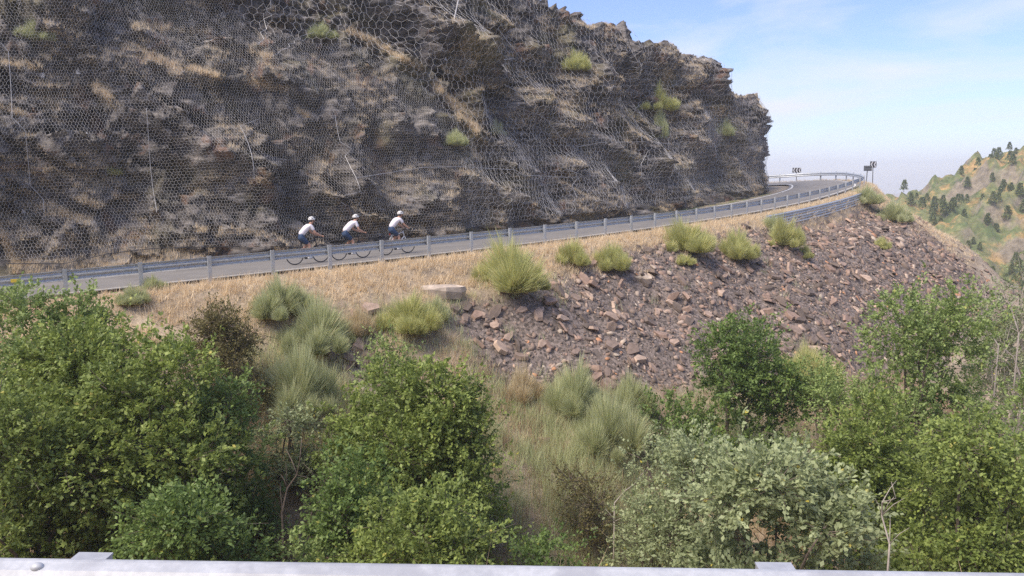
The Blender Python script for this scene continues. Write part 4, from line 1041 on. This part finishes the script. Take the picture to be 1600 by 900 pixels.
for k, (px, py, w, h, lab) in enumerate(((1025, 172, 70, 34, 'wide pale green bush on a ledge of the netted spur'), (900, 110, 50, 30, 'pale green bush on the upper netted cliff'), (1130, 212, 40, 26, 'small pale bush on the outer face of the spur'), (505, 62, 60, 30, 'green tuft below the coarse net near the clifftop'), (712, 226, 40, 22, 'grey tuft at the end of the dry grass ledge'), (775, 210, 34, 20, 'small grey tuft in the middle of the cliff'), (1030, 215, 30, 40, 'hanging pale tuft under the ledge bush'), (175, 272, 34, 22, 'yellow green tuft low on the left rock face'), (60, 62, 60, 30, 'olive tuft high on the left rock face'))):
    broom(lab, px, py, w, h, (BM if k in (0, 1, 7) else SGM), 40+k, True, 'cliff_bush')
# ------------------------------------------------------------------ cyclists
M_TYRE = plain('tyre_rubber', (0.02, 0.02, 0.022), 0.7, 0, 0.2); M_RIM = plain('rim_grey', (0.16, 0.16, 0.17), 0.4, 0.3, 0.1); M_SPOKE = plain('spoke_steel', (0.5, 0.5, 0.5), 0.3, 0.8, 0.1)
M_FRK = plain('frame_black', (0.025, 0.027, 0.032), 0.35, 0, 0.1); M_FRW = plain('frame_white', (0.72, 0.71, 0.70), 0.35, 0, 0.05); M_RED = plain('red_lamp', (0.55, 0.03, 0.03), 0.4, 0, 0.1)
M_SKIN = plain('skin', (0.52, 0.30, 0.21), 0.55, 0, 0.10); M_JERSEY = plain('jersey', (0.74, 0.71, 0.76), 0.8, 0, 0.05, 4); M_SHORT = plain('navy_shorts', (0.022, 0.05, 0.115), 0.7, 0, 0.25, 5)
M_HELM = plain('helmet_white', (0.78, 0.78, 0.76), 0.4, 0, 0.05); M_DARK = plain('dark_plastic', (0.02, 0.02, 0.022), 0.5, 0, 0.2); M_SHOE = plain('shoe_white', (0.6, 0.6, 0.6), 0.5, 0, 0.1); M_HAIR = plain('hair', (0.05, 0.035, 0.025), 0.7, 0, 0.2)
def circ(c, r, n=28): return [(c[0]+r*math.cos(2*math.pi*k/n), c[1], c[2]+r*math.sin(2*math.pi*k/n)) for k in range(n)]
def bicycle(label, frame_mat, seed, lamp=False):
    root = empty('bicycle', (0, 0, 0), label, 'bicycle'); WR = 0.34; RW = (-0.42, 0, WR); FW = (0.585, 0, WR); BBk = (0, 0, 0.275)
    rr = random.Random(seed)
    for c in (RW, FW):
        w = empty('wheel', c, None, None); w.parent = root
        MB().tube(circ((0, 0, 0), WR-0.012), 0.0125, 8, closed=True).build('tyre', M_TYRE, w, True)
        MB().tube(circ((0, 0, 0), WR-0.034), 0.010, 6, closed=True).build('rim', M_RIM, w, True)
        sp = MB(); a0 = rr.random()
        for k in range(20):
            a = a0+2*math.pi*k/20; sp.tube([(0.02*math.cos(a+.6), 0.025*(-1)**k, 0.02*math.sin(a+.6)), ((WR-.05)*math.cos(a), 0, (WR-.05)*math.sin(a))], 0.0016, 3, cap=False)
        sp.build('spokes', M_SPOKE, w); MB().tube([(0, -.05, 0), (0, .05, 0)], 0.02, 8).build('hub', M_FRK, w)
    f = MB(); ST = (-0.155, 0, 0.80); HT_ = (0.40, 0, 0.86); HB = (0.44, 0, 0.70)
    f.tube([BBk, ST], 0.017, 8); f.tube([HB, BBk], 0.024, 8); f.tube([(-0.14, 0, 0.77), HT_], 0.017, 8); f.tube([HB, (0.385, 0, 0.92)], 0.021, 8)
    for s in (-1, 1):
        f.tube([(-0.02, 0.03*s, 0.275), (RW[0], 0.06*s, RW[2])], 0.010, 6); f.tube([(-0.14, 0.012*s, 0.76), (RW[0], 0.06*s, RW[2])], 0.008, 6)
    f.build('frame', frame_mat, root, True)
    fk = MB()
    for s in (-1, 1): fk.tube([(0.445, 0.035*s, 0.69), (0.50, 0.05*s, 0.50), (FW[0], 0.052*s, FW[2])], [0.016, 0.014, 0.009], 6)
    fk.build('fork', frame_mat, root, True)
    MB().tube([(-0.15, 0, 0.78), (-0.18, 0, 0.93)], 0.0135, 8).build('seat_post', M_FRK, root)
    sdl = MB()
    pr = [(-0.31, 0.07, 0.955), (-0.25, 0.075, 0.962), (-0.16, 0.04, 0.955), (-0.04, 0.018, 0.948)]
    vs = []
    for x, w, z in pr: vs += [(x, -w, z-0.03), (x, -w*0.7, z), (x, w*0.7, z), (x, w, z-0.03), (x, 0, z-0.04)]
    fs = []
    for i in range(3):
        for k in range(5): fs.append((i*5+k, i*5+(k+1) % 5, (i+1)*5+(k+1) % 5, (i+1)*5+k))
    sdl.add(vs, fs+[(4, 3, 2, 1, 0), (15, 16, 17, 18, 19)]); sdl.build('saddle', M_DARK, root, True)
    hb = MB(); hb.tube([(0.385, 0, 0.93), (0.49, 0, 0.955)], 0.015, 8); hb.tube([(0.49, -0.20, 0.955), (0.49, 0.20, 0.955)], 0.013, 8)
    for s in (-1, 1): hb.tube([(0.49, .20*s, .955), (0.57, .205*s, .95), (0.60, .205*s, .90), (0.57, .205*s, .845), (0.48, .205*s, .83)], 0.012, 8)
    hbo = hb.build('handlebar', M_DARK, root, True)
    for s in (-1, 1):
        MB().tube([(0.565, .205*s, .953), (0.635, .205*s, .985), (0.655, .205*s, 1.02)], [0.017, 0.016, 0.010], 8).build('brake_hood', M_DARK, hbo, True)
    ck = MB(); ck.tube([(0, -0.045, 0.275), (0, -0.05, 0.275)], 0.095, 22)
    ck.tube([(0, -0.07, 0.275), (0.145, -0.075, 0.20)], 0.010, 6); ck.tube([(0, 0.07, 0.275), (-0.145, 0.075, 0.35)], 0.010, 6); ck.tube([(0, -.07, .275), (0, .07, .275)], 0.02, 8); cko = ck.build('crankset', M_FRK, root)
    for s, x, z in ((-1, 0.145, 0.20), (1, -0.145, 0.35)): MB().box((x, 0.11*s, z), (0.09, 0.06, 0.018)).build('pedal', M_DARK, cko)
    MB().tube([(0, -0.048, 0.37), (-0.42, -0.048, 0.385), (-0.46, -.048, .34), (-0.42, -0.048, 0.295), (0, -0.048, 0.18)], 0.005, 4, closed=True).build('chain', M_RIM, root)
    if lamp: MB().box((-0.215, 0, 0.83), (0.03, 0.04, 0.07)).build('rear_lamp', M_RED, root)
    return root
def skin_obj(name, nodes, edges, mt, parent, root_i=0, sub=2):
    me = bpy.data.meshes.new(name); me.from_pydata([n[0] for n in nodes], edges, []); o = bpy.data.objects.new(name, me); COL.objects.link(o)
    o.modifiers.new('skin', 'SKIN'); sv = me.skin_vertices[0].data
    for i, n in enumerate(nodes): rr = n[1]; sv[i].radius = rr if isinstance(rr, tuple) else (rr, rr); sv[i].use_root = (i == root_i)
    sb = o.modifiers.new('sub', 'SUBSURF'); sb.levels = sub; sb.render_levels = sub
    dg = bpy.context.evaluated_depsgraph_get(); m2 = bpy.data.meshes.new_from_object(o.evaluated_get(dg)); bpy.data.objects.remove(o)
    m2.name = name; m2.materials.clear(); m2.materials.append(mt)
    m2.polygons.foreach_set('use_smooth', np.ones(len(m2.polygons), bool)); return link(name, m2, parent)
def ik(a, b, l1, l2, bend):
    a, b = Vector(a), Vector(b); d = b-a; D = min(d.length, (l1+l2)*0.999); d = d.normalized(); x = (l1*l1-l2*l2+D*D)/(2*D); h = math.sqrt(max(l1*l1-x*x, 0))
    p = Vector(bend); p = (p-d*p.dot(d)).normalized(); return a+d*x+p*h
def rider(label, head_turn=0.0, glove=False, lean=0.0):
    root = empty('person', (0, 0, 0), label, 'person')
    hip = Vector((-0.165, 0, 1.03)); ch = Vector((0.17+lean, 0, 1.34)); nk = Vector((0.27+lean, 0, 1.47)); hd = Vector((0.345+lean, head_turn*0.25, 1.575-0.6*abs(lean)))
    sh = [Vector((0.225+lean, 0.17*s, 1.40)) for s in (-1, 1)]; wr = [Vector((0.575, 0.205*s, 1.005)) for s in (-1, 1)]
    el = [ik(sh[i], wr[i], 0.29, 0.27, (-0.15, 0.5*(1 if i else -1), -1)) for i in range(2)]
    hp = [hip+Vector((0.01, 0.085*s, -0.03)) for s in (-1, 1)]; an = [Vector((0.085, -0.115, 0.275)), Vector((-0.205, 0.115, 0.43))]
    kn = [ik(hp[i], an[i], 0.43, 0.42, (1, 0.05*(1 if i else -1), 0.4)) for i in range(2)]
    mid = hip.lerp(ch, 0.5)+Vector((-0.03, 0, 0.04))
    nodes = [(hip, (0.105, 0.095)), (mid, (0.10, 0.085)), (ch, (0.115, 0.09)), (nk, 0.052), (hd-Vector((0.01, 0, 0.03)), 0.078), (hd+Vector((-0.005, 0, 0.06)), 0.082)]
    edges = [(0, 1), (1, 2), (2, 3), (3, 4), (4, 5)]
    for i in range(2):
        b = len(nodes); nodes += [(sh[i], 0.052), (el[i], 0.042), (el[i].lerp(wr[i], 0.35), 0.042), (wr[i], 0.028)]; edges += [(2, b), (b, b+1), (b+1, b+2), (b+2, b+3)]
        b = len(nodes); nodes += [(hp[i], 0.085), (kn[i], 0.060), (kn[i].lerp(an[i], 0.35), 0.060), (an[i], 0.036)]; edges += [(0, b), (b, b+1), (b+1, b+2), (b+2, b+3)]
    body = skin_obj('body', nodes, edges, M_SKIN, root)
    # face: nose, ears, eyes
    MB().ball(hd+Vector((0.088, 0, 0.0)), (0.022, 0.014, 0.022), 8, 6).build('nose', M_SKIN, body, True)
    for s in (-1, 1):
        MB().ball(hd+Vector((-0.005, 0.078*s, 0.0)), (0.018, 0.010, 0.03), 8, 6).build('ear', M_SKIN, body, True)
        MB().ball(hd+Vector((0.072, 0.03*s, 0.03)), (0.012, 0.014, 0.010), 8, 6).build('eye', M_DARK, body, True)
    MB().ball(hd+Vector((0.070, 0, -0.045)), (0.012, 0.024, 0.006), 8, 6).build('mouth', plain('lips', (0.4, 0.16, 0.13)), body, True)
    MB().ball(hd+Vector((-0.045, 0, 0.0)), (0.055, 0.075, 0.06), 10, 7).build('hair', M_HAIR, root, True)
    # hands closed over the brake hoods, four fingers and a thumb each
    for i, s in enumerate((-1, 1)):
        mb = MB(); w = wr[i]; mb.ball(w+Vector((0.045, 0, 0.0)), (0.048, 0.026, 0.022), 10, 7)
        for k in range(4):
            b0 = w+Vector((0.070-0.012*k, s*0.022, 0.004)); ln = (0.030, 0.034, 0.032, 0.025)[k]
            mb.tube([b0-Vector((0, s*0.012, 0)), b0+Vector((0.012, s*0.012, -0.006)), b0+Vector((0.012, s*0.010, -0.006-ln)), b0+Vector((0.004, -s*0.012, -0.012-ln))], [0.009, 0.0088, 0.008, 0.006], 6)
        mb.tube([w+Vector((0.03, -s*0.018, 0)), w+Vector((0.055, -s*0.034, -0.012)), w+Vector((0.075, -s*0.028, -0.035))], [0.011, 0.010, 0.007], 6)
        mb.build('hand', M_DARK if glove else M_SKIN, root, True)
    # clothing
    nodes = [(hip.lerp(ch, 0.02)+Vector((-0.012, 0, 0.012)), (0.158, 0.134)), (mid, (0.148, 0.118)), (ch, (0.165, 0.126)), (nk-Vector((0.028, 0, 0.035)), 0.084)]; edges = [(0, 1), (1, 2), (2, 3)]
    for i in range(2):
        b = len(nodes); nodes += [(sh[i], 0.076), (sh[i].lerp(el[i], 0.68), 0.058)]; edges += [(2, b), (b, b+1)]
    jer = skin_obj('jersey', nodes, edges, M_JERSEY, root)
    nodes = [(hip+Vector((-0.01, 0, 0.0)), (0.152, 0.13)), (hip.lerp(ch, 0.34)+Vector((-.02, 0, 0.02)), (0.138, 0.114))]; edges = [(0, 1)]
    for i in range(2):
        b = len(nodes); nodes += [(hp[i], 0.116), (hp[i].lerp(kn[i], 0.5), 0.096), (hp[i].lerp(kn[i], 0.86), 0.076)]; edges += [(0, b), (b, b+1), (b+1, b+2)]
    skin_obj('shorts', nodes, edges, M_SHORT, root)
    for i in range(2):
        a = an[i]; s = (-1, 1)[i]; tip = Vector((0.13, 0, -0.06 if i == 0 else -0.075))
        mb = MB(); mb.tube([a+Vector((-0.055, 0, -0.055)), a+Vector((0.0, 0, -0.045)), a+Vector((0.07, 0, -0.05)), a+tip+Vector((0.02, 0, 0))], [0.03, 0.043, 0.038, 0.018], 9); mb.build('shoe', M_SHOE, root, True)
        MB().tube([a+Vector((0, 0, -0.03)), a.lerp(kn[i], 0.26)], [0.040, 0.049], 9).build('sock', M_SHOE, root, True)
    # helmet: ribbed shell with vents
    hc = hd+Vector((-0.012, 0, 0.065)); nu, nv = 22, 9; vs = []; fs = []
    for j in range(nv+1):
        e = R(-12)+(R(90)-R(-12))*j/nv
        for k in range(nu):
            a = 2*math.pi*k/nu; rx = 0.138 if math.cos(a) < 0 else 0.128; rib = 1.0+0.035*math.cos(6*a)*math.cos(e)
            vs.append(hc+Vector((rx*math.cos(a)*math.cos(e)*rib, 0.105*math.sin(a)*math.cos(e)*rib, 0.105*math.sin(e))))
    for j in range(nv):
        for k in range(nu): fs.append((j*nu+k, j*nu+(k+1) % nu, (j+1)*nu+(k+1) % nu, (j+1)*nu+k))
    mb = MB(); mb.add(vs, fs+[tuple(range(nu-1, -1, -1))]); hm = mb.build('helmet', M_HELM, root, True)
    for e, az_ in ((38, 35), (38, -35), (38, 75), (38, -75), (40, 120), (40, -120), (62, 60), (62, -60), (25, 55), (25, -55), (24, 100), (24, -100), (26, 150), (26, -150), (66, 0)):
        e_, a_2 = R(e), R(az_); d = Vector((0.133*math.cos(a_2)*math.cos(e_), 0.104*math.sin(a_2)*math.cos(e_), 0.104*math.sin(e_)))
        MB().ball(hc+d*1.0, (0.026, 0.014, 0.012), 8, 5).build('vent', M_DARK, hm, True)
    for s in (-1, 1): MB().tube([hc+Vector((0.01, 0.10*s, -0.02)), hd+Vector((0.02, 0.082*s, -0.05)), hd+Vector((0.03, 0, -0.105))], 0.006, 5).build('strap', M_DARK, hm)
    return root
RIDERS = [(478, 'last cyclist of the three, in pale jersey, navy shorts and white helmet', 'dark road bicycle ridden by the last of the three cyclists', M_FRK, False, 0.0),
          (546, 'middle cyclist in pale jersey, navy shorts and white helmet, on a dark bicycle', 'dark road bicycle ridden by the middle cyclist', M_FRK, False, 0.05),
          (618, 'leading cyclist in white jersey, navy shorts and dark gloves, on a white bicycle', 'white road bicycle with a red rear lamp under the leading cyclist', M_FRW, True, -0.03)]
for k, (px, lab, blab, fm, lead, ln_) in enumerate(RIDERS):
    kx = (px-800)/F; ts = np.arange(24, 40, 0.02); i_, s_ = near(RAIL, RAIL_T, kx*ts*1.003, ts); j = int(np.argmax(s_ > 2.3))
    P = np.array([kx*ts[j]*1.003, ts[j]]); T_ = RAIL_T[i_[j]]; z = bench([P[0]], [P[1]])[0]+0.032
    zf = bench([P[0]+T_[0]*0.585], [P[1]+T_[1]*0.585])[0]; zr = bench([P[0]-T_[0]*0.42], [P[1]-T_[1]*0.42])[0]
    for o in (bicycle(blab, fm, k, lead), rider(lab, (0.0, 0.12, -0.10)[k], lead, ln_)):
        o.location = (P[0], P[1], z+CZ); o.rotation_euler = (0, -math.atan2(zf-zr, 1.005), math.atan2(T_[1], T_[0]))

# ------------------------------------------------------------------ far hill with pines, across the valley
def far_hill(X, Y):
    a = (X+Y)*0.7071; b = (X-Y)*0.7071
    z = -23+25*sstep(128, 212, a)+0.11*(b+60)*sstep(140, 215, a)+0.10*np.clip(a-212, 0, 200)*sstep(-60, 20, b)
    rg = 1-np.abs(fbm(a*0.035+0.3*b*0.03, b*0.05, 4, seed=8)); z = z+(rg-0.75)*11*sstep(125, 160, a)
    z = z+1.9*facets(a*0.16, b*0.22, 1.3, 3)+1.1*facets(a*0.40, b*0.5, 1.3, 13)
    z = z-14*(1-sstep(-84, -56, b))
    return z
def m_farhill(t, b, L):
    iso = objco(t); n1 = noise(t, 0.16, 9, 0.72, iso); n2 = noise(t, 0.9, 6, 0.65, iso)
    c = ramp(t, n1.outputs['Fac'], [(0.40, (0.12, 0.16, 0.055)), (0.51, (0.22, 0.23, 0.09)), (0.57, (0.46, 0.31, 0.12)), (0.7, (0.50, 0.31, 0.13))]).outputs['Color']  # golden grass patches, with the warm low sunlight put into their colour
    g = t.nodes.new('ShaderNodeNewGeometry'); s = t.nodes.new('ShaderNodeSeparateXYZ'); L(g.outputs['Normal'], s.inputs['Vector'])
    st = ramp(t, s.outputs['Z'], [(0.62, (1, 1, 1)), (0.80, (0, 0, 0))]).outputs['Color']
    c = mix(t, st, c, (0.30, 0.25, 0.18)); c = mix(t, 1.0, c, ramp(t, n2.outputs['Fac'], [(0.3, (0.5,)*3), (0.7, (1.2,)*3)]).outputs['Color'], 'MULTIPLY')
    L(c, b.inputs['Base Color']); b.inputs['Roughness'].default_value = 0.95; bump(t, b, n2.outputs['Fac'], 0.8, 0.6)
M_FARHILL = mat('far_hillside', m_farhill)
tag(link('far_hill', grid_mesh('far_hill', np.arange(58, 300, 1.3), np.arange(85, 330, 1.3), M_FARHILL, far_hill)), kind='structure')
def pine_mesh(seed):
    r = np.random.default_rng(seed); n = 620; z = r.uniform(0.16, 1.0, n); rad = 0.30*(1-z)**0.75+0.03; a = r.uniform(0, 6.28, n); q = rad*np.sqrt(r.uniform(0.2, 1, n))*(1+0.3*np.sin(a*3+z*9))
    C = np.stack([np.cos(a)*q, np.sin(a)*q, z], -1); D = np.stack([np.cos(a), np.sin(a), r.uniform(-.3, .5, n)], -1)
    V, Fq = leaf_quads(C, D, 0.11, r, 0.8); return mesh_np('crown', V, Fq, M_PINE, False, np.repeat(r.random(n)*0.9, 4))
PM = [pine_mesh(s) for s in (1, 2, 3)]; TRK = MB().tube([(0, 0, -0.08), (0.01, 0, 0.4), (0, 0, 0.92)], [0.022, 0.016, 0.004], 6).mesh('trunk', M_BARK)
rp = np.random.default_rng(77); cnt = 0
for k in range(1400):
    px = rp.uniform(1405, 1680); t = rp.uniform(120, 235); X_ = (px-800)/F*t
    den = fbm(np.array([X_*0.03]), np.array([t*0.03]), 2, seed=30)[0]+0.5*(px-1520)/120
    if den < -0.05 or cnt > 170: continue
    zz = far_hill(np.array([[X_]]), np.array([[t]]))[0, 0]; s = rp.uniform(1.3, 3.0)
    hi_ = (far_hill(np.array([[X_*1.04]]), np.array([[t*1.04]]))[0, 0]-zz*1.0) < 0.2
    root = empty('pine_tree', (X_, t, zz+CZ), 'small green pine on a crest of the sunlit hill across the valley' if hi_ else 'small green pine on the slopes of the sunlit hill across the valley', 'tree', 'pines on the far crest' if hi_ else 'pines on the far slopes'); root.rotation_euler = (0, 0, rp.uniform(0, 6.28)); root.scale = (s, s, s)
    link('crown', PM[k % 3], root); link('trunk', TRK, root); cnt += 1

# ------------------------------------------------------------------ haze
hm_ = bpy.data.materials.new('air'); hm_.use_nodes = True; tn = hm_.node_tree; tn.nodes.clear()
ho = tn.nodes.new('ShaderNodeOutputMaterial'); pv = tn.nodes.new('ShaderNodeVolumePrincipled'); pv.inputs['Color'].default_value = (0.86, 0.92, 1.0, 1); pv.inputs['Density'].default_value = 0.0008; pv.inputs['Anisotropy'].default_value = 0.2
tn.links.new(pv.outputs['Volume'], ho.inputs['Volume'])
hz = MB(); hz.box((0, 40, 3.0), (3400, 3400, 98)); hzo = hz.build('haze', hm_); hzo['kind'] = 'stuff'
